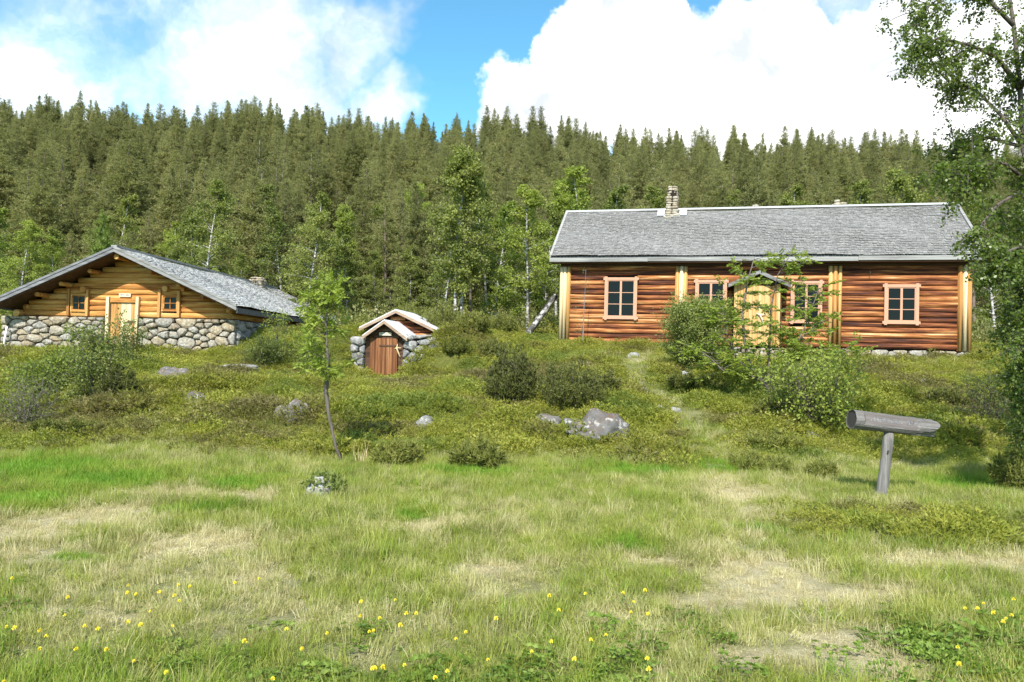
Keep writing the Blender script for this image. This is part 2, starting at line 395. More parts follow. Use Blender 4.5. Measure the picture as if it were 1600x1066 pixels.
M['grass'] = leaf_mat('grass_blades', GREEN, .35, True, nscale=1.2, tstops=DRY, lush=[(.05, (.07, .16, .012)), (.4, (.15, .30, .024)), (.9, (.27, .42, .05))])
M['forb'] = leaf_mat('forb_leaves', [(.1, (.08, .14, .02)), (.5, (.17, .26, .04)), (.9, (.28, .36, .075))], .35, True, nscale=1.5, tstops=[(.1, (.10, .10, .03)), (.9, (.22, .20, .08))])
M['heath'] = leaf_mat('heath_leaves', lush=[(.05, (.085, .12, .026)), (.45, (.175, .225, .042)), (.9, (.29, .33, .075))], stops= [(.02, (.16, .175, .028)), (.40, (.31, .32, .046)), (.9, (.44, .435, .08))], trans=.42, tint=True, nscale=1.3, tstops=[(.1, (.11, .105, .036)), (.5, (.22, .195, .075)), (.9, (.36, .31, .15))])
M['petal'] = plain('petal_yellow', (.80, .66, .06), .5, nvar=.2, scale=30)
M['petal_white'] = plain('petal_white', (.75, .73, .78), .5, nvar=.1, scale=30)
M['stem'] = plain('stem_green', (.10, .17, .03), .6)

# the bank is heaped up against the sides of the earth cellar
cel = hit(600, 586)
MOUND += [(cel[0] + 2.25, cel[1] + .1, .95, 1.0, .95), (cel[0] + 1.35, cel[1] - .35, .6, .5, .35), (cel[0] - 1.5, cel[1] + .5, .6, .8, .75)]

# ------------------------------------------------------------------ where the ground is dry, worn, lush, heathy
HP = {}
def spot(px, py, r, ry=None):
    p = hit(px, py); return (p[0], p[1], r, ry or r)
DRYSP = [spot(*a) for a in [(110, 815, .75, .55), (190, 800, .6, .4), (20, 835, .7, .5), (275, 770, .7, .6), (300, 850, .6, .4), (60, 870, .6, .35), (670, 822, .35, .3), (400, 905, .25, .2), (1190, 895, .55, .5), (1120, 945, .45, .2), (1250, 940, .5, .2), (1160, 775, .6, .5), (1385, 1040, .4, .18), (380, 775, .4, .4), (1330, 930, .6, .25), (60, 965, .5, .1), (1290, 1000, .4, .15), (945, 965, .2, .1), (1480, 880, .8, .3), (1030, 880, .3, .2), (760, 890, .3, .2), (1210, 1030, .4, .2)]]
LUSH = [spot(*a) for a in [(60, 735, 1.3, 1.2), (150, 755, 1.2, .9), (20, 785, .8, .6), (370, 760, .5, .5), (270, 800, .3, .2), (640, 810, .3, .3), (1205, 830, .35, .25), (1520, 760, .9, .7), (1130, 730, .7, .8), (740, 740, .8, .5), (960, 855, .35, .2), (330, 800, .3, .3), (1000, 740, .9, .5), (100, 875, .4, .2), (1170, 580, 1.0, .9), (1140, 660, .8, .8)]]
PATH = np.array([hit(*p)[:2] for p in [(1340, 1060), (1270, 980), (1200, 900), (1165, 830), (1150, 775), (1120, 720), (1105, 685), (1075, 645), (1035, 620), (1000, 600), (990, 575), (1010, 553)]])


def gsum(x, y, L):
    s = np.zeros_like(x)
    for a, b, r, q in L: s = np.maximum(s, np.exp(-(((x - a) / r) ** 2 + ((y - b) / q) ** 2) * 1.5))
    return s


def path_d(x, y):
    d = np.full(x.shape, 1e9)
    for (ax, ay), (bx, by) in zip(PATH[:-1], PATH[1:]):
        t = np.clip(((x - ax) * (bx - ax) + (y - ay) * (by - ay)) / ((bx - ax) ** 2 + (by - ay) ** 2), 0, 1)
        d = np.minimum(d, np.hypot(x - ax - t * (bx - ax), y - ay - t * (by - ay)))
    return d


def masks(x, y):
    x = np.asarray(x, float); y = np.asarray(y, float)
    n = fbm(x * 1.1, y * 1.1, 21, 4)
    pth = np.exp(-(path_d(x, y) / .38) ** 2) * np.where(y < 26, 1, 0)
    dry = np.clip(gsum(x, y, DRYSP) * 1.35 + sst(.56, .72, n) * .35 + pth * .5 * sst(.3, .6, fbm(x * 2, y * 2, 33, 3)), 0, 1)
    lush = gsum(x, y, LUSH)
    edge = 11.9 + (fbm(x * .35, y * .1, 40, 3) - .5) * 2.2 - .9 * sst(-6, -12, x)
    heath = sst(-.4, .5, y - edge)
    # dwarf shrub carpet by the post, on the right of the meadow
    q = np.exp(-(((x - 4.3) / 2.1) ** 2 + ((y - 7.9) / 1.25) ** 2) * 1.1)
    heath = np.maximum(heath, sst(.35, .6, q + (n - .5) * .5))
    heath *= 1 - .92 * np.clip(pth * 1.15, 0, 1)
    # mown-looking grass in front of the large house
    lawn = sst(.4, .75, np.exp(-(((x - 8.0) / 7.5) ** 2 + ((y - 23.4) / 2.2) ** 2)) + (fbm(x * .8, y * .8, 51, 3) - .5) * .5)
    heath *= 1 - .75 * lawn
    return dry, lush, heath, pth, lawn


def build_ground():
    xs = np.unique(np.concatenate([np.linspace(-2500, -150, 12), np.linspace(-150, -32, 40), np.linspace(-32, 32, 321), np.linspace(32, 150, 40), np.linspace(150, 2500, 12)]))
    ys = np.unique(np.concatenate([np.linspace(-600, -12, 12), np.linspace(-12, 1, 14), np.linspace(1, 34, 221), np.linspace(34, 140, 90), np.linspace(140, 3000, 14)]))
    X, Y = np.meshgrid(xs, ys); Z = ground(X, Y)
    nx, ny = len(xs), len(ys); V = np.stack([X, Y, Z], -1).reshape(-1, 3)
    i = np.arange(nx - 1)[None] + np.arange(ny - 1)[:, None] * nx
    F = np.stack([i, i + 1, i + nx + 1, i + nx], -1).reshape(-1, 4)
    me = bpy.data.meshes.new('ground'); me.vertices.add(len(V)); me.vertices.foreach_set('co', V.astype(np.float32).ravel())
    me.loops.add(F.size); me.loops.foreach_set('vertex_index', F.astype(np.int32).ravel())
    me.polygons.add(len(F)); me.polygons.foreach_set('loop_start', np.arange(0, F.size, 4, dtype=np.int32))
    me.update(calc_edges=True); me.polygons.foreach_set('use_smooth', [True] * len(F))
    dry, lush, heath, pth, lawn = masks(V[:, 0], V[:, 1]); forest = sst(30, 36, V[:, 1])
    for nm, a in (('dry', np.maximum(dry, pth * np.where(V[:, 1] > 13, .15, .55))), ('heath', heath), ('forest', forest)):
        at = me.attributes.new(nm, 'FLOAT', 'POINT'); at.data.foreach_set('value', a.astype(np.float32))
    m, nt, out = mat_base('ground_soil'); g = NT(nt); geo = g.n('ShaderNodeNewGeometry'); P = geo.outputs['Position']
    A = lambda nme: g.n('ShaderNodeAttribute', attribute_name=nme).outputs['Fac']
    n1 = g.noise(9, P, 8, .7); n2 = g.noise(1.6, P, 5, .6); n3 = g.noise(60, P, 4, .7)
    mixn = g.math('ADD', g.math('MULTIPLY', n1, .6), g.math('MULTIPLY', n3, .4))
    turf = g.ramp(mixn, [(.3, (.06, .075, .02)), (.5, (.14, .165, .045)), (.7, (.26, .25, .10))])
    straw = g.ramp(mixn, [(.3, (.22, .18, .09)), (.5, (.47, .41, .24)), (.7, (.64, .57, .38))])
    hth = g.ramp(mixn, [(.3, (.06, .068, .016)), (.5, (.12, .13, .03)), (.7, (.20, .18, .06))])
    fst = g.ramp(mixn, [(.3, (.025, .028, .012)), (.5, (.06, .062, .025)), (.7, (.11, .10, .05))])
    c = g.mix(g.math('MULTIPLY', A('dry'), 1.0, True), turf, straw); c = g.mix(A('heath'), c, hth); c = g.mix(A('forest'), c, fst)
    b = g.n('ShaderNodeBsdfPrincipled', {'Base Color': c, 'Roughness': .95, 'Specular IOR Level': .1})
    bp = g.n('ShaderNodeBump', {'Height': g.math('ADD', n1, n3), 'Strength': .8, 'Distance': .05}); nt.links.new(bp.outputs[0], b.inputs['Normal'])
    nt.links.new(b.outputs[0], out.inputs[0]); me.materials.append(m)
    o = link('ground', me); tag(o, 'meadow and heath slope rising to a wooded hillside', 'ground', kind='structure')
build_ground()


# ------------------------------------------------------------------ building helpers
class Frame:
    """local frame of a building: x along its front, y into depth, z up"""
    def __init__(s, X, Y, Z, yaw):
        s.o = np.array([X, Y, Z]); s.yaw = yaw
        s.r = np.array([math.cos(yaw), -math.sin(yaw), 0]); s.d = np.array([math.sin(yaw), math.cos(yaw), 0])
    def on(s, px, py, v=0.0):
        q = pdir(px, py); t = (np.dot(s.o - EYE, s.d) + v) / np.dot(q, s.d); p = EYE + q * t - s.o
        return float(np.dot(p, s.r)), float(p[2])
    def world(s, u, v, w): return s.o + s.r * u + s.d * v + np.array([0, 0, w])
    def loc(s, p): q = np.asarray(p) - s.o; return float(np.dot(q, s.r)), float(np.dot(q, s.d)), float(q[2])


def log_mesh(L, hh, dd, rng, mat, bow=.014, n=12):
    """one hewn log lying along x from 0 to L, hh half height, dd half depth"""
    k = max(2, int(L / .55)); V = []; F = []
    ph = rng.uniform(0, 6); a = rng.uniform(-1, 1)
    for i in range(k + 1):
        x = L * i / k; cy = bow * math.sin(ph + 1.3 * x) * a; cz = bow * math.cos(ph * 2 + 1.7 * x) * .6
        h = hh * (1 + rng.uniform(-.07, .07)); d = dd * (1 + rng.uniform(-.08, .08))
        for j in range(n):
            g = 2 * math.pi * j / n
            cs, sn = math.cos(g), math.sin(g)
            V.append((x, cy + d * math.copysign(abs(cs) ** .62, cs), cz + h * math.copysign(abs(sn) ** .6, sn)))
    for i in range(k):
        for j in range(n): F.append((i * n + j, i * n + (j + 1) % n, (i + 1) * n + (j + 1) % n, (i + 1) * n + j))
    F.append(tuple(range(n - 1, -1, -1))); F.append(tuple(range(k * n, (k + 1) * n)))
    me = bpy.data.meshes.new('log'); me.from_pydata(V, [], [f[::-1] for f in F])
    me.polygons.foreach_set('use_smooth', [True] * len(me.polygons)); me.materials.append(mat); me.update(); return me


def clip_poly(poly, n, c):
    out = []
    for i in range(len(poly)):
        a, b = poly[i], poly[(i + 1) % len(poly)]; da = n[0] * a[0] + n[1] * a[1] - c; db = n[0] * b[0] + n[1] * b[1] - c
        if da <= 0: out.append(a)
        if da * db < 0: t = da / (da - db); out.append((a[0] + t * (b[0] - a[0]), a[1] + t * (b[1] - a[1])))
    return out


def stones(parent, region, to_local, rmin, rmax, depth, mat, rng, name='stone', aspect=1.45, gap=.007, holes=()):
    """dry-stone facing: every stone its own rounded block; region is a polygon in wall coordinates (s,t)"""
    xs = [p[0] for p in region]; ys = [p[1] for p in region]
    x0, x1, y0, y1 = min(xs), max(xs), min(ys), max(ys)
    def inside(p):
        c = False
        for i in range(len(region)):
            a, b = region[i], region[i - 1]
            if (a[1] > p[1]) != (b[1] > p[1]) and p[0] < (b[0] - a[0]) * (p[1] - a[1]) / (b[1] - a[1]) + a[0]: c = not c
        return c and not any(h[0] < p[0] < h[1] and h[2] < p[1] < h[3] for h in holes)
    sd = []; A = (x1 - x0) * (y1 - y0)
    for _ in range(int(A / (rmin * rmin) * 60) + 200):
        p = (rng.uniform(x0, x1), rng.uniform(y0, y1))
        if not inside(p): continue
        r = rmin + (rmax - rmin) * rng.random() ** 1.6
        if all(math.hypot((p[0] - q[0]) / aspect, p[1] - q[1]) > (r + q[2]) * .92 for q in sd): sd.append((p[0], p[1], r))
    for (cx, cy, r) in sd:
        poly = [(max(x0, cx - r * 3.2), max(y0, cy - r * 2.4)), (min(x1, cx + r * 3.2), max(y0, cy - r * 2.4)), (min(x1, cx + r * 3.2), min(y1, cy + r * 2.4)), (max(x0, cx - r * 3.2), min(y1, cy + r * 2.4))]
        for (qx, qy, q) in sd:
            if (qx, qy) == (cx, cy): continue
            dx = (qx - cx) / aspect; dy = qy - cy; dd = math.hypot(dx, dy)
            if dd > r * 5: continue
            t = .5 + .5 * (r * r - q * q) / (dd * dd); t = min(.85, max(.15, t))
            n = (dx / aspect, dy); c = n[0] * cx + n[1] * cy + t * dd * dd
            poly = clip_poly(poly, n, c)
            if len(poly) < 3: break
        for h in holes:
            if len(poly) < 3: break
            if cx <= h[0]: poly = clip_poly(poly, (1, 0), h[0])
            elif cx >= h[1]: poly = clip_poly(poly, (-1, 0), -h[1])
            elif cy >= h[3]: poly = clip_poly(poly, (0, -1), -h[3])
        if len(poly) < 3: continue
        mx = sum(p[0] for p in poly) / len(poly); my = sum(p[1] for p in poly) / len(poly)
        P = []
        for i in range(len(poly)):       # cut corners so that the block is rounded
            a, b = poly[i], poly[(i + 1) % len(poly)]; e = math.hypot(b[0] - a[0], b[1] - a[1])
            if e < .02: continue
            P.append((a[0] * .82 + b[0] * .18, a[1] * .82 + b[1] * .18)); P.append((a[0] * .18 + b[0] * .82, a[1] * .18 + b[1] * .82))
        if len(P) < 4: continue
        m = len(P); V = []; F = []; dpt = depth * rng.uniform(.75, 1.25); tx, ty = rng.uniform(-.12, .12), rng.uniform(-.2, .1)
        size = min(max(p[0] for p in P) - min(p[0] for p in P), max(p[1] for p in P) - min(p[1] for p in P))
        for sc, dz in ((.93, 0), (1.0, .45), (.93, .82), (.62, 1.0)):
            for p in P:
                k = max(.2, sc - gap / max(size * .5, .03)); jx = rng.uniform(-.05, .05) * size; jy = rng.uniform(-.05, .05) * size
                s_ = (p[0] - mx) * k + jx; t_ = (p[1] - my) * k + jy
                V.append((s_, t_, dz * dpt + (s_ * tx + t_ * ty) * dz))
        V.append((0, 0, dpt * 1.05))
        for a in range(3):
            for i in range(m): F.append((a * m + i, a * m + (i + 1) % m, (a + 1) * m + (i + 1) % m, (a + 1) * m + i))
        for i in range(m): F.append((3 * m + i, 3 * m + (i + 1) % m, 4 * m))
        F.append(tuple(range(m - 1, -1, -1)))
        org = Vector(to_local(mx, my, 0)); W = [Vector(to_local(mx + v[0], my + v[1], v[2])) - org for v in V]
        me = bpy.data.meshes.new(name); me.from_pydata([tuple(v) for v in W], [], F); me.materials.append(mat)
        me.update()
        bm = bmesh.new(); bm.from_mesh(me); bmesh.ops.recalc_face_normals(bm, faces=bm.faces); bm.to_mesh(me); bm.free()
        link(name, me, parent, org)


def shingle_mesh(name, O, U, Vv, Lu, Lv, mat, rng, expo=.115, wid=.10):
    """rows of small wooden shingles on a roof plane: O corner at the eave, U along the eave, Vv up the slope"""
    O, U, Vv = map(np.array, (O, U, Vv)); Nn = np.cross(U, Vv); Nn = Nn / np.linalg.norm(Nn)
    if Nn[2] < 0: Nn = -Nn
    rows = int(Lv / expo); B = []
    for r in range(rows + 1):
        u = -rng.uniform(0, wid)
        while u < Lu:
            w = wid * rng.uniform(.6, 1.5); a, b = max(u, 0), min(u + w - .006, Lu)
            if b - a > .02:
                v0 = r * expo + rng.uniform(-.02, .012); v1 = min(v0 + expo * 1.9, Lv)
                if v1 - v0 > .03: B.append((a, b, max(v0, -.02), v1, .030 + rng.uniform(0, .014)))
            u += w
    B = np.array(B); n = len(B); a, b, v0, v1, t = B.T
    def pt(u, v, h): return O + u[:, None] * U + v[:, None] * Vv + h[:, None] * Nn
    lo = np.full(n, .004); th = np.full(n, .016)
    p = [pt(a, v0, t - .016), pt(b, v0, t - .016), pt(b, v0, t), pt(a, v0, t), pt(a, v1, lo), pt(b, v1, lo)]
    sag = .018 * (np.sin(a * .8 + 1) + np.sin(v0 * 2.1 + a * .45)) + .012 * np.sin(a * 2.3 + v0) + .05; p = [q + sag[:, None] * Nn for q in p]
    Vs = np.stack(p, 1).reshape(-1, 3); idx = np.arange(n)[:, None] * 6
    Fq = np.concatenate([idx + np.array([[0, 1, 2, 3]]), idx + np.array([[3, 2, 5, 4]])]); Ft = np.concatenate([idx + np.array([[0, 3, 4]]), idx + np.array([[1, 5, 2]])])
    me = bpy.data.meshes.new(name); me.from_pydata(Vs.tolist(), [], Fq.tolist() + Ft.tolist()); me.materials.append(mat); me.update(); return me


def window(parent, u0, u1, w0, w1, cols, rows, trim, y=0.0, casing=.09, ears=True, bar=.022, post=.05):
    """casing + sash with one pane object for each light"""
    m = MB(); c = casing
    e = .05 if ears else 0
    m.box(u0 - e, u1 + e, y - .045, y + .03, w1 - c, w1); m.box(u0 - e, u1 + e, y - .05, y + .03, w0, w0 + c)
    ov = .035 if ears else 0
    m.box(u0, u0 + c, y - .052, y + .03, w0 - ov, w1 + ov); m.box(u1 - c, u1, y - .052, y + .03, w0 - ov, w1 + ov)
    win = m.build('window', trim, parent)
    a, b, lo, hi = u0 + c, u1 - c, w0 + c, w1 - c; fr = .035
    s = MB(); s.box(a, b, y - .028, y + .01, hi - fr, hi); s.box(a, b, y - .028, y + .01, lo, lo + fr)
    s.box(a, a + fr, y - .03, y + .01, lo + fr, hi - fr); s.box(b - fr, b, y - .03, y + .01, lo + fr, hi - fr)
    a += fr; b -= fr; lo += fr; hi -= fr; cw = (b - a) / cols; rh = (hi - lo) / rows
    for i in range(1, cols):
        h = post / 2; s.box(a + i * cw - h, a + i * cw + h, y - .032, y + .01, lo, hi)
    for j in range(1, rows): s.box(a, b, y - .022, y + .01, lo + j * rh - bar / 2, lo + j * rh + bar / 2)
    s.build('sash', trim, win)
    for i in range(cols):
        for j in range(rows):
            p = MB(); q = .004
            p.box(a + i * cw + q, a + (i + 1) * cw - q, y - .004, y + .004, lo + j * rh + q, lo + (j + 1) * rh - q); p.build('pane', M['glass'], win)
    return win


def chimney(parent, x, y, z0, z1, w, rng, name='chimney', taper=.75):
    """ragged stack of flat stones round a dark flue"""
    core = MB().box(x - w * .33, x + w * .33, y - w * .33, y + w * .33, z0 - .5, z1 - .08).build(name, M['dark'], parent)
    z = z0 - .05; k = 0
    while z < z1:
        h = rng.uniform(.07, .13); f = 1 - (1 - taper) * (z - z0) / (z1 - z0); ww = w * f * rng.uniform(.9, 1.08)
        for sx, sy in ((-1, -1), (1, -1), (-1, 1), (1, 1)):
            bm = bmesh.new(); bmesh.ops.create_icosphere(bm, subdivisions=2, radius=1)
            hx = ww * rng.uniform(.24, .33); hy = ww * rng.uniform(.24, .33)
            for v in bm.verts:
                v.co = Vector([math.copysign(abs(q) ** .6, q) for q in v.co]); j = 1 + rng.uniform(-.1, .1)
                v.co = Vector((v.co.x * hx * j, v.co.y * hy * j, v.co.z * h * .52 * j))
            me = bpy.data.meshes.new('stone'); bm.to_mesh(me); bm.free(); me.materials.append(M['stone_chimney'])
            me.polygons.foreach_set('use_smooth', [True] * len(me.polygons))
            o = link('stone', me, core, (x + sx * ww * .25 + rng.uniform(-.02, .02), y + sy * ww * .25, z + h / 2)); o.rotation_euler = (rng.uniform(-.1, .1), rng.uniform(-.12, .12), rng.uniform(-.3, .3))
            if z + h >= z1 and rng.random() < .5: break
        z += h * .92; k += 1
    return core


def slope_board(mb, p0, p1, wdir, w, ndir, t):
    """board from p0 to p1, w wide along wdir, t thick along ndir"""
    p0, p1, wdir, ndir = map(lambda a: np.array(a, float), (p0, p1, wdir, ndir))
    V = [p0, p1, p1 + wdir * w, p0 + wdir * w]; V = V + [v + ndir * t for v in V]
    mb.add(V, [(0, 3, 2, 1), (4, 5, 6, 7), (0, 1, 5, 4), (1, 2, 6, 5), (2, 3, 7, 6), (3, 0, 4, 7)]); return mb


# ------------------------------------------------------------------ the large log house
CELLAR = Frame(cel[0], cel[1], cel[2], R(8))
HF = Frame(1.674, 27.433, 2.281, R(14.1)); HL, HHE, HD, HRISE, HG, HO = 13.19, 2.84, 2.62, 2.10, .30, .34


def build_house():
    rng = random.Random(11)
    t = thing('log_house', 'long red-brown log house with grey shingle roof and four pink-trimmed windows', 'house', tuple(HF.o), -HF.yaw); t.rotation_euler.y = R(.35)
    um1 = HF.on(1063, 480)[0]; um2 = HF.on(1304, 480)[0]
    wall = MB().box(.06, HL - .06, .14, HD * 2 - .14, -.1, HHE + .25)
    wall.prism([(0, 0)] * 0 or [(.06, HHE), (HL - .06, HHE), (HL - .06, HHE + .3), (.06, HHE + .3)], .2, HD * 2 - .2)
    wall = wall.build('wall', M['dark'], t)
    # gable ends
    for xx in (.06, HL - .14):
        g = MB(); g.add([(xx, .14, HHE), (xx, HD * 2 - .14, HHE), (xx, HD, HHE + HRISE - .25), (xx + .08, .14, HHE), (xx + .08, HD * 2 - .14, HHE), (xx + .08, HD, HHE + HRISE - .25)], [(0, 1, 2), (5, 4, 3), (0, 3, 4, 1), (1, 4, 5, 2), (2, 5, 3, 0)])
        g.build('gable', M['wood_dark'], t)
    # windows
    W = []
    for (xa, xb, ya, yb) in ((945, 994.5, 433.5, 498.5), (1086, 1134.5, 436.5, 501.5), (1235, 1283.5, 437, 503), (1381, 1434.5, 441.5, 503.5)):
        a, z1 = HF.on(xa, ya); b, z0 = HF.on(xb, yb); W.append((a, b, z0, z1))
    pa = HF.on(1143, 500)[0]; pb = HF.on(1222, 500)[0]
    cuts = [(a - .0, b + .0, z0 - .02, z1 + .02) for a, b, z0, z1 in W] + [(pa + .05, pb - .05, -.2, 2.12)]
    ncourse = 16; ch = (HHE - .12) / ncourse
    for k in range(ncourse):
        z = ch * (k + .5)
        for (sa, sb) in ((.26, um1 - .13), (um1 + .16, um2 - .14), (um2 + .16, HL - .26)):
            segs = [(sa, sb)]
            for (a, b, z0, z1) in cuts:
                if z0 < z < z1:
                    ns = []
                    for s0, s1 in segs:
                        if b <= s0 or a >= s1: ns.append((s0, s1)); continue
                        if a - s0 > .05: ns.append((s0, a))
                        if s1 - b > .05: ns.append((b, s1))
                    segs = ns
            for s0, s1 in segs:
                link('log', log_mesh(s1 - s0, ch * .52, .115 * rng.uniform(.9, 1.1), rng, M['log_red']), wall, (s0, .125 + rng.uniform(-.012, .012), z))
        for yb_ in (HD * 2 - .12,):
            link('log', log_mesh(HL - .5, ch * .52, .11, rng, M['log_red']), wall, (.25, yb_, z))
        for xx in (.12, HL - .12):
            o = link('log', log_mesh(HD * 2 - .5, ch * .52, .11, rng, M['log_red']), wall, (xx, .25, z)); o.rotation_euler = (0, 0, R(90))
    MB().box(.0, HL, -.02, .16, HHE - .14, HHE + .06).build('wall_plate', M['wood_dark'], t)
    # upright boards that cover the corners and the log joints
    def up(x, w, d, mat, z0=-.04, z1=HHE - .16):
        n = 10; V = []; F = []
        for zz in (z0, z1):
            for j in range(n):
                g = math.pi * j / (n - 1); V.append((x - w / 2 * math.cos(g), .10 - d * math.sin(g) ** .8, zz))
        for j in range(n - 1): F.append((j, j + 1, n + j + 1, n + j))
        F.append(tuple(range(n - 1, -1, -1))); F.append(tuple(range(n, 2 * n))); F.append((0, n, 2 * n - 1, n - 1))
        MB().add(V, F).build('upright', mat, t, True)
    for x, w, d, mt in ((.05, .155, .17, 'post_pale'), (.17, .155, .17, 'post_pale'), (.30, .155, .17, 'post_honey'),
                        (um1 - .13, .155, .17, 'post_honey'), (um1 + .01, .165, .21, 'post_pale'), (um1 + .15, .14, .16, 'post_honey'),
                        (um2 - .14, .155, .17, 'post_honey'), (um2 + .0, .165, .21, 'post_honey'), (um2 + .15, .14, .16, 'post_honey'),
                        (HL - .31, .155, .17, 'post_honey'), (HL - .17, .155, .17, 'post_pale'), (HL - .04, .155, .17, 'post_honey')):
        up(x, w, d, M[mt])
    for a, b, z0, z1 in W: window(t, a, b, z0, z1, 2, 3, M['trim_pink'], y=-.02, post=.07)
    # roof
    sl = math.hypot(HD + HO, HRISE); ca, sa = (HD + HO) / sl, HRISE / sl
    rf = MB(); x0, x1 = -HG, HL + HG; th = .12
    rf.prism([(0, 0)] * 0 or [], 0, 0) if False else None
    zb = HHE + .02
    A = [(-HO, zb), (HD, zb + HRISE), (HD * 2 + HO, zb), (HD * 2 + HO, zb + th), (HD, zb + HRISE + th), (-HO, zb + th)]
    V = [(x0, p[0], p[1]) for p in A] + [(x1, p[0], p[1]) for p in A]
    F = [(0, 5, 4, 1), (1, 4, 3, 2), (6, 7, 10, 11), (7, 8, 9, 10), (0, 1, 7, 6), (1, 2, 8, 7), (2, 3, 9, 8), (3, 4, 10, 9), (4, 5, 11, 10), (5, 0, 6, 11)]
    roof = MB().add(V, F).build('roof', M['wood_slate'], t)
    for o_, vdir, uu in (((x0, -HO - .03, zb + th - .02), (0, ca, sa), (1, 0, 0)), ((x0, HD * 2 + HO + .03, zb + th - .02), (0, -ca, sa), (1, 0, 0))):
        o = link('shingles', shingle_mesh('shingles', o_, uu, vdir, x1 - x0, sl + .02, M['shingle'], rng, .118, .105), roof); o['kind'] = 'stuff'
    f = MB()
    xb = x0 - .02
    for k, xe in enumerate((3.1, 6.6, 9.8, x1 + .02)):
        dz = rng.uniform(-.012, .012); f.box(xb + .006, xe, -HO - .07, -HO - .035, zb - .05 + dz, zb + th - .03 + dz); xb = xe
    f.build('fascia', M['wood_grey'], roof)
    MB().box(x0, x1, -HO - .03, -.03, zb - .085, zb - .05).build('soffit', M['wood_dark'], roof)
    rc = MB(); rc.box(x0 - .02, x1 + .02, HD - .10, HD + .10, zb + HRISE + th + .06, zb + HRISE + th + .125).build('ridge_board', M['flash'], roof)
    for xx in (x0 - .04, x1 - .05):
        for sgn in (0, 1):
            v = MB(); yy0, yy1 = (-HO - .03, HD) if sgn == 0 else (HD * 2 + HO + .03, HD)
            slope_board(v, (xx, yy0, zb + th + .02), (xx, yy1, zb + HRISE + th + .02), (1, 0, 0), .09, (0, 0, 1), .115)
            slope_board(v, (xx - .005, yy0, zb - .04), (xx - .005, yy1, zb + HRISE - .04), (1, 0, 0), .04, (0, 0, 1), .18)
            v.build('verge_board', M['wood_grey'], roof)
    # chimneys
    yr = HD - .32; cx, _ = HF.on(1049, 318, yr); zc = zb + HRISE + th
    chimney(t, cx, yr, zc - .3, HF.on(1049, 294, yr)[1], .50, rng, taper=.62)
    fl = MB()
    for (dx0, dx1, l0, l1) in ((-.54, -.27, .06, .62), (.27, .54, .06, .62), (-.30, .30, .50, .72)):
        slope_board(fl, (cx + dx0, HD - l1 * ca, zc - l1 * sa + .13), (cx + dx0, HD - l0 * ca, zc - l0 * sa + .13), (1, 0, 0), dx1 - dx0, (0, -sa, ca), .015)
    fl.build('flashing', M['flash'], roof)
    cx2, _ = HF.on(1310, 318, HD + .5); chimney(t, cx2, HD + .5, zc - .35, HF.on(1310, 312, HD + .5)[1], .5, rng, taper=.8)
    cx3, _ = HF.on(1184, 323, HD + .6); chimney(t, cx3, HD + .6, zc - .4, HF.on(1184, 322.5, HD + .6)[1], .5, rng, taper=.9)
    # foundation stones
    fnd = MB().box(.05, HL - .05, .12, HD * 2 - .1, -.75, -.03).build('foundation', M['dark'], t)
    stones(fnd, [(.0, -.55), (HL, -.55), (HL, -.04), (0, -.04)], lambda s_, t_, d: (s_, .12 - d, t_), .10, .21, .15, M['stone_wall'], rng)
    for px, py in ((915, 421), (1027, 421), (1358, 425)):
        u, z = HF.on(px, py); MB().tube([(u, .02, z + .06), (u, -.09, z + .06), (u, -.10, z), (u, -.08, z - .07)], [.012] * 4, 6).build('hook', M['iron'], t)
    # porch with little gable roof
    v0 = -.75
    la, _ = HF.on(1146, 500, v0); lb, _ = HF.on(1166, 500, v0); ra, _ = HF.on(1212, 500, v0); rb, _ = HF.on(1221, 500, v0)
    ux, za = HF.on(1186, 421, v0 - .25); ul, zl = HF.on(1141, 440, v0 - .25); ur, zr = HF.on(1238, 444, v0 - .25)
    zt = 2.0
    porch = MB().box(la, la + .05, v0 + .05, .0, -.05, zt).box(rb - .05, rb, v0 + .05, .0, -.05, zt).box(la + .05, rb - .05, v0 + .02, v0 + .06, zt - .02, zt + .12).build('porch', M['wood_dark'], t)
    nb = 4
    for i in range(nb):
        a = la + (lb - la) * i / nb; MB().box(a + .004, a + (lb - la) / nb - .004, v0 - .02 - .012 * (i % 2), v0 + .05, -.05, zt).build('board', M['post_honey'], porch)
    MB().box(ra + .004, rb - .055, v0 - .02, v0 + .05, -.05, zt).build('board', M['post_honey'], porch)
    zg = (zl + zr) / 2; hw = (ur - ul) / 2
    pr = MB()
    for sg in (-1, 1):
        V = [(ux, v0 - .28, za), (ux, .1, za), (ux + sg * hw, .1, zg), (ux + sg * hw, v0 - .28, zg)]
        V2 = [(a, b, c - .05) for a, b, c in V]; pr.add(V + V2, [(0, 1, 2, 3), (7, 6, 5, 4), (0, 3, 7, 4), (1, 5, 6, 2), (2, 6, 7, 3), (0, 4, 5, 1)])
    pr.build('porch_roof', M['wood_grey'], porch)
    pf = MB()
    for sg in (-1, 1): slope_board(pf, (ux, v0 - .30, za + .01), (ux + sg * hw, v0 - .30, zg + .01), (0, 0, -1), .12, (0, 1, 0), .02)
    pf.build('bargeboard', M['wood_grey'], porch)
    MB().prism([(la, zt + .1), (rb, zt + .1), (ux, za - .12)], v0 + .05, v0 + .09).build('porch_gable', M['wood_dark'], porch)
    door = MB().box(lb, ra, v0 + .04, v0 + .07, 0, zt - .04).build('door', M['dark'], t)
    nb = 5
    for i in range(nb):
        a = lb + (ra - lb) * i / nb; MB().box(a + .003, a + (ra - lb) / nb - .003, v0 + .0, v0 + .04, .01, zt - .05).build('plank', M['post_honey'], door)
    ax, az = HF.on(1188, 495, v0 - .05); y = v0 - .03
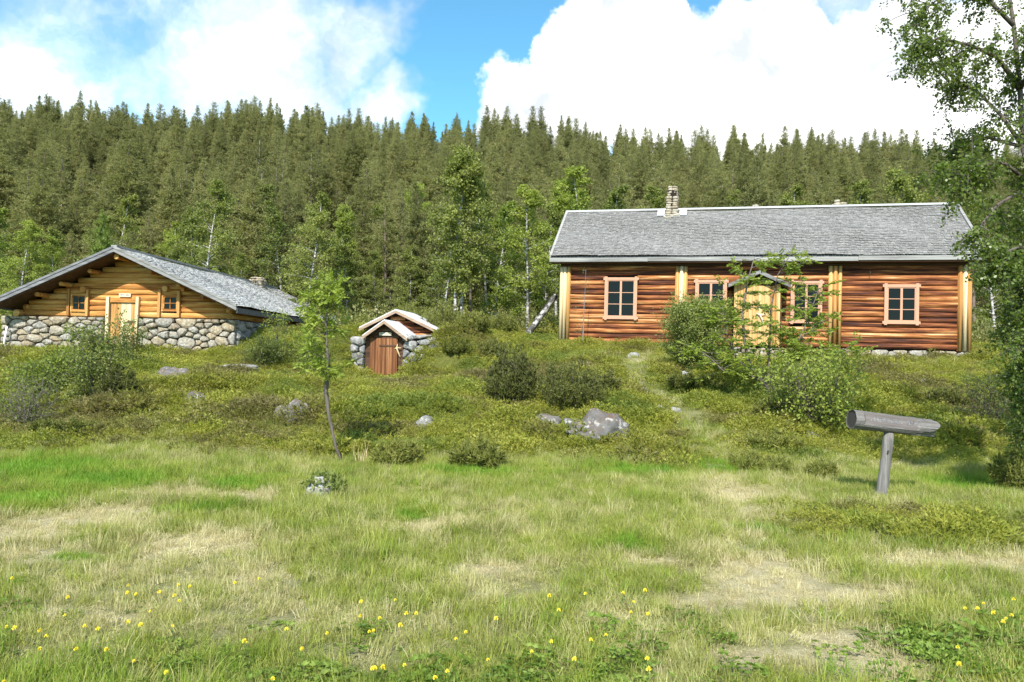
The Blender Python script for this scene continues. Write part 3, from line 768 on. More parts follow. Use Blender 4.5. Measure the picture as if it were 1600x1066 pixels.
    an = MB(); an.tube([(ax - .13, y, az + .16), (ax - .02, y - .03, az + .10), (ax + .04, y - .03, az - .02), (ax + .10, y, az - .2)], [.01, .025, .022, .008], 6)
    an.tube([(ax, y - .03, az + .09), (ax + .12, y - .02, az + .12), (ax + .18, y, az + .10)], [.018, .014, .006], 6); an.build('antler_handle', M['antler'], door)
    st = MB().box(la - .1, rb + .15, v0 - .3, .1, -.5, -.10).build('doorstep', M['dark'], t)
    stones(st, [(la - .1, -.5), (rb + .15, -.5), (rb + .15, -.08), (la - .1, -.08)], lambda s_, t_, d: (s_, v0 - .3 - d, t_), .12, .22, .12, M['stone_wall'], rng)
build_house()

# ------------------------------------------------------------------ the cabin on a stone footing
CF = Frame(-12.677, 25.235, 2.734, R(3.5)); CHW, CHE, CRI, CDEP, COH = 4.02, .21, 1.80, 13.2, .84


def build_cabin():
    rng = random.Random(5)
    t = thing('log_cabin', 'honey-coloured log cabin on a rough stone footing with wide shingle gable', 'cabin', tuple(CF.o), -CF.yaw)
    ww = CHW - .55; sl = CRI / CHW
    def rz(u): return CHE + CRI * (1 - abs(u) / CHW)          # roof underside height
    poly = [(-ww + .1, -.02), (ww - .1, -.02), (ww - .1, rz(ww) - .14), (0, rz(0) - .14), (-ww + .1, rz(ww) - .14)]
    wall = MB().prism(poly, .16, CDEP - .2).build('wall', M['dark'], t)
    # openings measured on the gable
    wins = []
    for xa, xb, ya, yb in ((112, 136, 459.5, 487.5), (254, 279, 461, 487)):
        a, z1 = CF.on(xa, ya); b, z0 = CF.on(xb, yb); wins.append((a, b, z0, z1))
    da, dz1 = CF.on(174, 471.5); db, _ = CF.on(214, 475); dz0 = -1.02
    ch = .185; k = 0
    while True:
        z = ch * (k + .5); top = rz(0) - .12
        if z > top - .05: break
        half = min(ww + .02, CHW * (1 - (z + ch * .22 - CHE) / CRI))
        if half < .2: break
        segs = [(-half, half)]
        for (a, b, z0, z1) in wins + [(da - .03, db + .03, -2, dz1 + .03)]:
            if z0 - .02 < z < z1 + .02:
                ns = []
                for s0, s1 in segs:
                    if b <= s0 or a >= s1: ns.append((s0, s1)); continue
                    if a - s0 > .05: ns.append((s0, a))
                    if s1 - b > .05: ns.append((b, s1))
                segs = ns
        for s0, s1 in segs: link('log', log_mesh(s1 - s0, ch * .535, .12, rng, M['log_honey']), wall, (s0, .12 + rng.uniform(-.015, .015), z))
        if z < rz(ww) - .1:
            for sx in (-1, 1):
                o = link('log', log_mesh(CDEP - .3, ch * .535, .12, rng, M['log_honey']), wall, (sx * (ww - .02), .0, z)); o.rotation_euler = (0, 0, R(90))
        k += 1
    # log ends sticking out of the gable and roof beams under the verge
    def beam(u, z, r, y0=-.75, mat='log_honey'):
        MB().tube([(u, y0, z), (u, y0 * .5, z + .004), (u, .3, z)], [r * .95, r, r], 9).build('beam_end', M[mat], t, False)
    for px, py, r, y0 in ((129, 452, .105, -.16), (257, 451, .10, -.16), (285, 452, .07, -.2), (25, 489, .12, -.2)):
        u, z = CF.on(px, py, y0); beam(u, z, r, y0)
    for u in (0, -1.0, -1.95, -2.75, 1.0, 1.95, 2.75): beam(u, rz(u) - .11, .075 if u else .09, -COH + (.12 if u == 0 else .32))
    for a, b, z0, z1 in wins: window(t, a, b, z0, z1, 2, 2, M['log_honey'], y=0, casing=.045, ears=False, bar=.02, post=.022)
    def postx(px0, py0, px1, py1, w=.085, mat='post_honey'):
        u0, z0 = CF.on(px0, py0); u1, z1 = CF.on(px1, py1); m = MB()
        slope_board(m, (u0 - w / 2, -.09, z0), (u1 - w / 2, -.09, z1), (1, 0, 0), w, (0, 1, 0), .12); m.build('guide_post', M[mat], t)
    for q in ((109.5, 452, 107.5, 493), (139, 452, 137, 494), (251, 453, 249, 496), (281, 455, 280, 496)): postx(*q)
    postx(170.5, 464, 167.5, 545, .10, 'post_pale'); postx(217, 464, 212, 546, .10, 'post_pale')
    MB().box(da, db, -.07, .06, dz1 - .02, dz1 + .10).build('lintel', M['log_honey'], t)
    door = MB().box(da, db, .03, .06, dz0, dz1 - .03).build('door', M['dark'], t)
    n = 5
    for i in range(n):
        a = da + (db - da) * i / n; MB().box(a + .004, a + (db - da) / n - .004, -.01, .03, dz0, dz1 - .035).build('plank', M['post_pale' if i in (2, 3) else 'post_honey'], door)
    hx, hz = CF.on(206, 502); MB().box(hx - .12, hx + .12, -.06, -.02, hz - .02, hz + .02, Matrix.Translation((hx, 0, hz)) @ Matrix.Rotation(R(-10), 4, 'Y') @ Matrix.Translation((-hx, 0, -hz))).build('door_handle', M['wood_dark'], door)
    sa, sz1 = CF.on(186, 458.5, -.05); sb, sz0 = CF.on(204, 464, -.05)
    sg = MB().box(sa, sb, -.05, -.02, sz0, sz1).build('name_sign', M['sign'], t)
    lt = MB(); x = sa + .035
    while x < sb - .05:                                     # small weathered lettering, too worn to read
        h = sz1 - sz0; lt.box(x, x + .008, -.053, -.05, sz0 + h * .35, sz0 + h * .75); lt.box(x + .008, x + .022, -.053, -.05, sz0 + h * (.35 if rng.random() < .5 else .62), sz0 + h * (.45 if rng.random() < .5 else .75)); x += .036
    lt.build('lettering', M['ink'], sg)
    # roof
    th = .12; y0, y1 = -COH, CDEP
    A = [(-CHW, CHE), (0, CHE + CRI), (CHW, CHE), (CHW, CHE + th), (0, CHE + CRI + th), (-CHW, CHE + th)]
    roof = MB(); n = 6; V = [(p[0], y0, p[1]) for p in A] + [(p[0], y1, p[1]) for p in A]
    roof.add(V, [(0, 1, 4, 5), (1, 2, 3, 4), (6, 11, 10, 7), (7, 10, 9, 8)] + [(i, i + 6, (i + 1) % 6 + 6, (i + 1) % 6) for i in range(6)]); roof = roof.build('roof', M['wood_dark'], t)
    L = math.hypot(CHW, CRI); ca, sa_ = CHW / L, CRI / L
    for sx in (-1, 1):
        o = link('shingles', shingle_mesh('shingles', (sx * (CHW + .02), y0, CHE + th - .02), (0, 1, 0), (-sx * ca, 0, sa_), y1 - y0, L + .02, M['shingle_pale'], rng, .135, .11), roof); o['kind'] = 'stuff'
        v = MB()      # verge board made of lapped pieces
        slope_board(v, (sx * (CHW + .03), y0 - .04, CHE + .03), (0, y0 - .04, CHE + CRI + .03), (0, 0, 1), .12, (0, 1, 0), .035)
        slope_board(v, (sx * (CHW + .03), y0 - .06, CHE + th + .025), (0, y0 - .06, CHE + CRI + th + .025), (0, 0, 1), .075, (0, 1, 0), .12)
        v.build('verge_board', M['wood_slate' if sx < 0 else 'wood_grey'], roof)
        for kk in range(5):
            a0, a1 = (y1 - y0) * kk / 5 + y0, (y1 - y0) * (kk + 1) / 5 + y0
            MB().box(min(sx * (CHW + .015), sx * (CHW + .05)), max(sx * (CHW + .015), sx * (CHW + .05)), a0 + .01, a1 - .01, CHE - .05 + rng.uniform(-.01, .01), CHE + th - .01).build('fascia', M['wood_slate'], roof)
    MB().box(-.09, .09, y0 - .03, y1, CHE + CRI + th + .06, CHE + CRI + th + .12).build('ridge_board', M['wood_grey'], roof)
    # stone footing: front and the right-hand side
    fw = ww + .12
    foot = MB().box(-fw - .6, da - .14, .02, .4, -1.7, -.03).box(db + .14, fw, .02, .4, -1.7, -.03).box(fw - .4, fw - .02, .4, CDEP - .3, -1.7, -.03).box(-fw - .2, -fw + .2, .4, CDEP - .3, -1.7, -.03).build('stone_footing', M['dark'], t)
    f = lambda s_, t_, d: (s_, .02 - d, t_)
    stones(foot, [(-fw - .6, -1.45), (da - .16, -1.45), (da - .16, -.02), (-fw - .6, -.02)], f, .075, .19, .22, M['stone_wall'], rng, aspect=1.9)
    stones(foot, [(db + .16, -1.45), (fw + .12, -1.45), (fw + .12, -.02), (db + .16, -.02)], f, .085, .26, .24, M['stone_wall'], rng, aspect=1.45)
    stones(foot, [(.0, -1.3), (5, -1.3), (5, -.02), (0, -.02)], lambda s_, t_, d: (fw - .02 + d, s_, t_), .12, .24, .22, M['stone_grey'], rng)  # darker grey than the front: the side's shade is put into the stone colour
    cy = 10.0; cx = -.55; u_, zt = CF.on(403, 436, cy); chimney(t, u_, cy, rz(u_) + .1, zt, .62, rng, taper=.95)
build_cabin()

# ------------------------------------------------------------------ earth cellar between the houses
EF = CELLAR


def build_cellar():
    rng = random.Random(8); v0 = 0.0
    t = thing('earth_cellar', 'small earth cellar with plank door and white-edged porch roof dug into the bank', 'cellar', tuple(EF.o), -EF.yaw)
    dl, dz = EF.on(579, 528); dr, _ = EF.on(622, 530); dh = dz
    ux, za = EF.on(600.5, 499, -.25); ul, zl = EF.on(566, 523.5, -.25); ur, zr = EF.on(636.5, 526.5, -.25)
    ux2, za2 = EF.on(618.5, 483, 1.3); ul2, zl2 = EF.on(561, 511, 1.3); ur2, zr2 = EF.on(706, 525.5, 1.3)
    # timber front and inner walls
    front = MB().box(dl - .16, dl - .01, .02, .18, -.15, dh + .12).box(dr + .01, dr + .16, .02, .18, -.15, dh + .12).box(dl - .16, dr + .16, .02, .18, dh + .01, dh + .12)
    front.prism([(ul + .12, zl - .06), (ur - .12, zr - .06), (ux, za - .1)], .03, .12); front.box(ul + .18, ur - .18, .12, 1.4, -.2, min(zl, zr) - .1); front.build('wall', M['wood_dark'], t)
    # porch roof
    def gable_roof(nm, ux, za, ul, zl, ur, zr, y0, y1, edge):
        r = MB()
        for (ue, ze) in ((ul, zl), (ur, zr)):
            V = [(ux, y0, za), (ux, y1, za), (ue, y1, ze), (ue, y0, ze)]; V2 = [(a, b, c - .045) for a, b, c in V]
            r.add(V + V2, [(0, 1, 2, 3), (7, 6, 5, 4), (0, 3, 7, 4), (1, 5, 6, 2), (2, 6, 7, 3), (0, 4, 5, 1)])
        o = r.build(nm, M['zinc'], t); v = MB()
        for (ue, ze) in ((ul, zl), (ur, zr)): slope_board(v, (ux, y0 - .03, za - .035), (ue, y0 - .03, ze - .035), (0, 0, -1), .10, (0, 1, 0), .028)
        v.build('bargeboard', edge, o); return o
    edge = wood_mat('board_brown', [(.25, (.12, .075, .05)), (.5, (.28, .19, .13)), (.8, (.44, .34, .26))], 0, .6, 14)
    gable_roof('porch_roof', ux, za, ul, zl, ur, zr, -.25, 1.35, edge)
    gable_roof('main_roof', ux2, za2, ul2, zl2, ur2, zr2, 1.3, 4.2, edge)
    bk = MB().prism([(ul2 + .25, zl2 - .12), (ur2 - .25, zr2 - .12), (ux2, za2 - .12)], 1.62, 4.0).build('gable', M['dark'], t)
    z = max(zl2, zr2) - .25; k = 0
    while z < za2 - .18:
        fa = (za2 - .1 - z - .08) / (za2 - zl2); fb = (za2 - .1 - z - .08) / (za2 - zr2)
        a = max(ul2 + .2, ux2 - (ux2 - ul2) * fa); b = min(ur2 - .2, ux2 + (ur2 - ux2) * fb)
        if b - a > .15: link('log', log_mesh(b - a, .075, .08, rng, M['log_red']), bk, (a, 1.6, z))
        z += .14
    # plank door
    door = MB().box(dl, dr, .0, .03, -.12, dh).build('door', M['dark'], t); n = 5
    for i in range(n):
        a = dl + (dr - dl) * i / n; MB().box(a + .003, a + (dr - dl) / n - .003, -.035, .0, -.12 + rng.uniform(0, .03), dh - .005).build('plank', M['door_cellar'], door)
    MB().box(dl + .3, dr - .06, -.055, -.036, dh - .26, dh - .21).build('ledge', M['wood_dark'], door)
    ax, az = EF.on(621, 545, -.06); an = MB()
    an.tube([(ax + .0, -.07, az + .15), (ax - .01, -.09, az), (ax + .05, -.08, az - .15), (ax + .09, -.06, az - .26)], [.01, .028, .02, .008], 6)
    an.tube([(ax - .08, -.07, az + .0), (ax, -.09, az + .03), (ax + .12, -.06, az + .02)], [.01, .025, .008], 6); an.build('antler_handle', M['post_pale'], door)
    sa, sz1 = EF.on(592.5, 519.5, -.03); sb, sz0 = EF.on(611.5, 524.5, -.03); sg = MB().box(sa, sb, -.03, .015, sz0, sz1).build('name_sign', M['sign'], t)
    lt = MB(); x = sa + .05
    while x < sb - .06: lt.box(x, x + .007, -.032, -.03, sz0 + .03, sz1 - .025); lt.box(x + .007, x + .02, -.032, -.03, sz0 + .03 + rng.random() * .03, sz0 + .045 + rng.random() * .03); x += .036
    lt.build('lettering', M['wood_dark'], sg)
    # dry-stone flanks
    L0, _ = EF.on(548, 560, .0); R1, _ = EF.on(690, 550, .1); zt = EF.on(560, 526)[1]; ztr = EF.on(660, 523, .1)[1]
    fl = MB().box(L0, dl - .17, .1, .5, -.6, zt - .1).box(dr + .17, R1 - .2, .14, .5, -.6, ztr - .12).build('stone_flank', M['dark'], t)
    stones(fl, [(L0, -.35), (dl - .16, -.35), (dl - .16, zt), (L0 + .1, zt - .1)], lambda s_, t_, d: (s_, .1 - d, t_), .10, .18, .22, M['stone_grey'], rng)
    stones(fl, [(dr + .16, -.35), (R1, .1), (R1, .5), (R1 - .5, ztr), (dr + .16, ztr)], lambda s_, t_, d: (s_, .14 - d, t_), .11, .23, .24, M['stone_grey'], rng)
build_cellar()

# ------------------------------------------------------------------ carved log on a post
def build_post():
    rng = random.Random(4); b = hit(1377, 778); Y = b[1]
    t = thing('log_signpost', 'weathered grey log with a carved flat face set on a leaning post', 'signpost', tuple(b))
    P = lambda px, py, dy=0: Vector(at_depth(px, py, Y + dy)) - Vector(b)
    top = P(1389, 676); n = 10; pts = [Vector((0, 0, -.25))] + [top * (i / 8) for i in range(9)]
    rad = [.066, .068, .064, .067, .061, .063, .059, .063, .064, .054]
    m = MB(); m.tube(pts, rad, 14); m.build('post', M['wood_grey_z'], t, True)
    MB().tube([P(1388, 705, -.07), P(1388, 705, -.10)], [.012, .010], 6).build('knot', M['iron'], t)
    a = P(1330, 655, -.05); c = P(1456, 669.5, .06); ax = (c - a).normalized(); L = (c - a).length
    # log with a face cut flat towards the viewer; local x runs along the log
    side = Vector((0, 0, 1)) - ax * ax.z; side.normalize(); fr = ax.cross(side)      # fr points towards the camera or away
    if fr.y > 0: fr = -fr
    Mx = Matrix((ax, fr, side)).transposed().to_4x4(); Mx.translation = a
    V = []; F = []; n = 28; K = 30; r0 = .118
    for i in range(K + 1):
        x = L * i / K; s_ = i / K; r = r0 * (1.0 - .10 * s_)
        cut = r
        for j in range(n):
            g = 2 * math.pi * j / n; rr = r * (1 + .03 * math.sin(5 * g + 2) + .022 * math.sin(9 * g + 7 * s_) + .03 * math.sin(2 * g + 5 * s_) + (.0 if .13 < s_ < .8 else -.05 * max(0, math.sin(13 * g))))
            y, z = rr * math.cos(g), rr * math.sin(g)
            flat = r * (.70 if .13 < s_ < .80 else 1.5)
            if .10 < s_ <= .13: flat = r * (.70 + (.13 - s_) / .03 * .3)
            if y * .92 + z * .39 > flat: k = (y * .92 + z * .39) - flat; y -= .92 * k; z -= .39 * k
            if s_ > .86 and z < -.05: y *= .8                      # split, broken end
            V.append((x + (.05 * math.sin(3 * g) * max(0, s_ - .93) / .07 if s_ > .93 else 0), y, z))
    for i in range(K):
        for j in range(n): F.append((i * n + j, (i + 1) * n + j, (i + 1) * n + (j + 1) % n, i * n + (j + 1) % n))
    F.append(tuple(range(K * n, (K + 1) * n)))
    # left end: thin rim round a shallow near-black inset
    o0 = len(V)
    for rr, x in ((.965, .002), (.93, .012)):
        for j in range(n): V.append((x, V[j][1] * rr, V[j][2] * rr))
    for j in range(n): F.append((j, (j + 1) % n, o0 + (j + 1) % n, o0 + j)); F.append((o0 + j, o0 + (j + 1) % n, o0 + n + (j + 1) % n, o0 + n + j))
    F.append(tuple(o0 + n + j for j in range(n)))
    me = bpy.data.meshes.new('log'); me.from_pydata(V, [], F); me.materials.append(M['wood_drift']); me.materials.append(M['ink']); me.materials.append(M['wood_carved']); me.update()
    bm = bmesh.new(); bm.from_mesh(me); bmesh.ops.recalc_face_normals(bm, faces=bm.faces); bm.to_mesh(me); bm.free()
    for p in me.polygons:
        if all(v >= o0 for v in p.vertices): p.material_index = 1
        elif .12 < p.center.x / L < .81 and p.normal.y * .92 + p.normal.z * .39 > .985: p.material_index = 2
    lg = link('carved_log', me, t); lg.matrix_local = Mx
    # worn carved letters on the flat face
    lt = MB(); x = L * .20; rng = random.Random(3)
    e1 = Vector((1, 0, 0)); nn = Vector((0, .92, .39)); e2 = nn.cross(e1); e2 = e2 if e2.z > 0 else -e2
    def stroke(x, zc, dx, dz, w=.006):
        p = nn * (r0 * .955 * .70 - .002) + e2 * zc; q = p + e1 * dx + e2 * dz; d = (q - p).normalized(); s2 = d.cross(nn) * w
        X = Vector((x, 0, 0)); lt.add([X + p - s2, X + q - s2, X + q + s2, X + p + s2, X + p - s2 + nn * .005, X + q - s2 + nn * .005, X + q + s2 + nn * .005, X + p + s2 + nn * .005], [(4, 5, 6, 7), (0, 1, 5, 4), (1, 2, 6, 5), (2, 3, 7, 6), (3, 0, 4, 7)])
    while x < L * .74:
        zc = -.005; k = rng.randrange(4); stroke(x, zc - .02, 0, .055)
        if k != 1: stroke(x, zc + .03, .022, -.004 if k else -.03)
        if k in (2, 3): stroke(x + .024, zc - .02, 0, .052)
        x += .044 if rng.random() < .8 else .075
    lt.build('carved_lettering', M['wood_slate'], lg)
build_post()


# ------------------------------------------------------------------ plants: generators
def unit(v): return v / np.maximum(np.linalg.norm(v, axis=-1, keepdims=True), 1e-9)


def leaf_quads(C, A, ln, wd, rng, fold=.25):
    """pointed leaves: base C, axis A, length ln, width wd; two quads would be overkill at this size, so one bent kite"""
    N = len(C); B = unit(np.cross(A, rng.normal(size=(N, 3)))); Nn = np.cross(A, B)
    ln = np.broadcast_to(ln, N)[:, None]; wd = np.broadcast_to(wd, N)[:, None]
    mid = C + A * ln * .45 + Nn * ln * fold * .35
    return np.stack([C, mid + B * wd / 2, C + A * ln - Nn * ln * .05, mid - B * wd / 2], 1)


def curve(p, d, L, n, droop, wob, rng):
    pts = [np.array(p, float)]; d = np.array(d, float)
    for i in range(n):
        d = d + rng.normal(size=3) * wob; d[2] -= droop / n; d = d / np.linalg.norm(d); pts.append(pts[-1] + d * L / n)
    return pts


def broadleaf(seed, H, r0, stems=1, spread=.1, lean=(0, 0), lo=.25, crown=1.2, nb=26, nsub=5, per=14, leaf=.06, droop=.4, bend=.06, prof=None, shape='birch', el=(25, 65), sub_len=.38, jit=.10):
    rng = np.random.default_rng(seed); wood = MB(); C = []; A = []
    for s in range(stems):
        a = rng.uniform(0, 6.28); ti = spread * rng.uniform(.4, 1.2) if stems > 1 else 0
        d = np.array([math.cos(a) * ti + lean[0], math.sin(a) * ti + lean[1], 1.0]); d /= np.linalg.norm(d)
        h = H * (rng.uniform(.72, 1.0) if stems > 1 and s else 1.0); K = 12
        base = np.array([math.cos(a), math.sin(a), 0]) * (r0 * 1.6 if stems > 1 else 0)
        p = [base + np.array([0, 0, -.15])]; dd = d.copy()
        for i in range(K):
            dd = dd + rng.normal(size=3) * bend; dd[2] = max(dd[2], .35); dd[2] += .04; dd /= np.linalg.norm(dd); p.append(p[-1] + dd * (h + .15) / K)
        rs = r0 * (1 if s == 0 else rng.uniform(.6, .95)); rad = [rs * (1 - .93 * (i / K) ** .85) + .003 for i in range(K + 1)]
        wood.tube(p, rad, 7)
        for b in range(nb):
            t = lo + (1 - lo) * ((b + rng.random()) / nb); k = min(int(t * K), K - 1); f = t * K - k; q = p[k] * (1 - f) + p[k + 1] * f
            tt = (t - lo) / (1 - lo); pr = prof(tt) if prof else (math.sin(math.pi * min(1, tt * .85 + .18)) ** .8)
            L = crown * pr * rng.uniform(.7, 1.15) + .08; az = rng.uniform(0, 6.28); e = R(rng.uniform(*el)) * (.6 + .5 * tt)
            bd = np.array([math.cos(az) * math.cos(e), math.sin(az) * math.cos(e), math.sin(e)])
            bp = curve(q, bd, L, 5, droop, .12, rng); wood.tube(bp, [max(.003, rad[k] * .45 * (1 - i / 5.5)) for i in range(6)], 4, False)
            for u in range(nsub):
                v = .22 + .78 * (u + rng.random()) / nsub; kk = min(int(v * 5), 4); g = v * 5 - kk; qq = bp[kk] * (1 - g) + bp[kk + 1] * g
                sd = unit(bp[kk + 1] - bp[kk] + rng.normal(size=3) * np.array([.7, .7, .5]) * np.linalg.norm(bp[kk + 1] - bp[kk])); sL = L * sub_len * rng.uniform(.6, 1.2) + .05
                sp = curve(qq, sd, sL, 3, droop * 1.2, .16, rng)
                wood.tube(sp, [max(.002, r0 * .05), max(.002, r0 * .04), .002, .0015], 3, False)
                n = per; w = rng.random(n) * 3; wi = np.minimum(w.astype(int), 2); wf = (w - wi)[:, None]; SP = np.array(sp)
                pos = SP[wi] * (1 - wf) + SP[wi + 1] * wf
                if shape == 'rowan':
                    ax = unit(unit(SP[wi + 1] - SP[wi]) * .6 + rng.normal(size=(n, 3)) * .7 + np.array([0, 0, .15])); sdv = unit(np.cross(ax, np.array([0, 0, 1.0]) + rng.normal(size=(n, 3)) * .25))
                    RL = leaf * 3.0
                    for m in range(5):
                        for sg in (-1, 1):
                            C.append(pos + ax * RL * (.2 + .18 * m)); A.append(unit(sdv * sg + ax * .45 - np.array([0, 0, .18])))
                    C.append(pos + ax * RL); A.append(ax)
                else:
                    C.append(pos + rng.normal(size=(n, 3)) * jit * .5); A.append(unit(rng.normal(size=(n, 3)) * .8 + np.array([0, 0, -.35 if shape == 'birch' else .25])))
    C = np.concatenate(C); A = np.concatenate(A); N = len(C)
    wr = .72 if shape == 'birch' else (.42 if shape == 'willow' else .36)
    if shape == 'birch': Q = leaf_quads(C, A, leaf * rng.uniform(.6, 1.2, N), leaf * wr * rng.uniform(.7, 1.2, N), rng)
    else: Q = leaf_quads(C, A, leaf * rng.uniform(.7, 1.2, N), leaf * wr, rng)
    return wood, Q


def needle_sprigs(P, D, n, ln, wd, rng, spread=.8):
    """bunches of needles: n blades round each point P, leaning along D"""
    N = len(P); C = np.repeat(P, n, 0); A = unit(np.repeat(D, n, 0) + rng.normal(size=(N * n, 3)) * spread); B = unit(np.cross(A, rng.normal(size=(N * n, 3))))
    l = ln * rng.uniform(.6, 1.25, (N * n, 1)); C = C - A * l * .15
    return np.stack([C - B * wd / 2, C + B * wd / 2, C + A * l], 1)


def pine(seed, H, crown_r=1.75, lo=.22, dens=1.0, ex=.72):
    rng = np.random.default_rng(seed); wood = MB(); P = []; D = []
    K = 10; pts = [np.array([rng.normal() * .04 * (i > 0), rng.normal() * .04 * (i > 0), H * i / K - (.3 if i == 0 else 0)]) for i in range(K + 1)]
    wood.tube(pts, [.17 * (1 - .93 * i / K) * H / 13 + .012 for i in range(K + 1)], 7)
    z = H * lo * .55
    while z < H - .15:
        t = z / H; tt = (t - lo) / (1 - lo)
        if tt < 0:      # dead lower branches
            for b in range(rng.integers(1, 4)):
                az = rng.uniform(0, 6.28); L = rng.uniform(.5, 1.2); wood.tube(curve((0, 0, z), (math.cos(az), math.sin(az), .05), L, 3, .3, .1, rng), [.02, .014, .009, .004], 3, False)
            z += .45; continue
        rad = crown_r * ((1 - tt) ** ex * .98 + .03) * (.70 + .30 * min(1, tt * 5)) * rng.uniform(.65, 1.15)
        nb = max(4, int((5 + 3 * (1 - tt)) * dens)); a0 = rng.uniform(0, 6.28)
        for b in range(nb):
            az = a0 + 6.28 * b / nb + rng.normal() * .25; L = rad * rng.uniform(.6, 1.15); e = R(8 + 38 * tt + rng.normal() * 10)
            bp = curve((0, 0, z + rng.normal() * .1), (math.cos(az) * math.cos(e), math.sin(az) * math.cos(e), math.sin(e)), L, 4, -.35, .10, rng)
            if tt < .75: wood.tube(bp, [.028 * (1 - tt) + .006, .018, .012, .008, .004], 3, False)
            BP = np.array(bp); n = int(4 + 8.5 * L * dens); w = (.25 + .75 * rng.random(n) ** .8) * 4; wi = np.minimum(w.astype(int), 3); wf = (w - wi)[:, None]
            q = BP[wi] * (1 - wf) + BP[wi + 1] * wf; sd = rng.normal(size=(n, 3)) * .12 * min(1.6, .15 + L); sd[:, 2] = np.abs(sd[:, 2]) * .9
            P.append(q + sd); D.append(unit(BP[wi + 1] - BP[wi]) * .5 + np.array([0, 0, .55]) + sd * 1.5)
        z += .40 * (1.1 - .35 * tt)
    n = 14; P.append(np.stack([np.zeros(n), np.zeros(n), H - rng.random(n) * .7], 1)); D.append(np.tile([0, 0, 1.0], (n, 1)))
    P = np.concatenate(P); D = unit(np.concatenate(D)); Q = needle_sprigs(P, D, 8, .34, .062, rng, .7)
    c = np.repeat(P, 8, 0)[:, None, :]; k = np.clip((H - c[:, :, 2:3]) / (H * .25), .55, 1); return wood, c + (Q - c) * k


def juniper(seed, w, h, n=420, ln=.09, wd=.016, up=.8):
    """bushy evergreen: upright sprays from the root, needles along them"""
    rng = np.random.default_rng(seed); wood = MB(); P = []; D = []; k = max(14, n // 14)
    for b in range(k):
        az = rng.uniform(0, 6.28); rr = math.sqrt(rng.random()); end = np.array([math.cos(az) * rr * w / 2, math.sin(az) * rr * w / 2, h * (1 - .5 * rr * rr) * rng.uniform(.5, 1.15)])
        st = np.array([end[0] * .25, end[1] * .25, -.05]); mid = (st + end) / 2 + np.array([end[0] * .18, end[1] * .18, -.02])
        pts = [st, mid, end]; wood.tube(pts, [.012, .008, .003], 3, False)
        m = n // k * 3; t = .25 + .75 * rng.random(m)[:, None]; q = (1 - t) ** 2 * st + 2 * t * (1 - t) * mid + t * t * end
        P.append(q + rng.normal(size=(m, 3)) * .045 * (h + w) * .5); D.append(np.tile(unit(end - st + np.array([0, 0, up * .3])), (m, 1)))
    P = np.concatenate(P); P[:, 2] = np.maximum(P[:, 2], .01); D = np.concatenate(D)
    return wood, needle_sprigs(P, D, 6, ln, wd, rng, .7)


def plant(name, label, cat, loc, wood, Q, wm, lm, group=None, rz=0, wname='stem', lname='foliage', sc=1.0):
    t = thing(name, label, cat, loc, rz, group); t.scale = (sc, sc, sc)
    wood.build(wname, wm, t, True); link(lname, poly_mesh(lname, Q, lm), t); return t


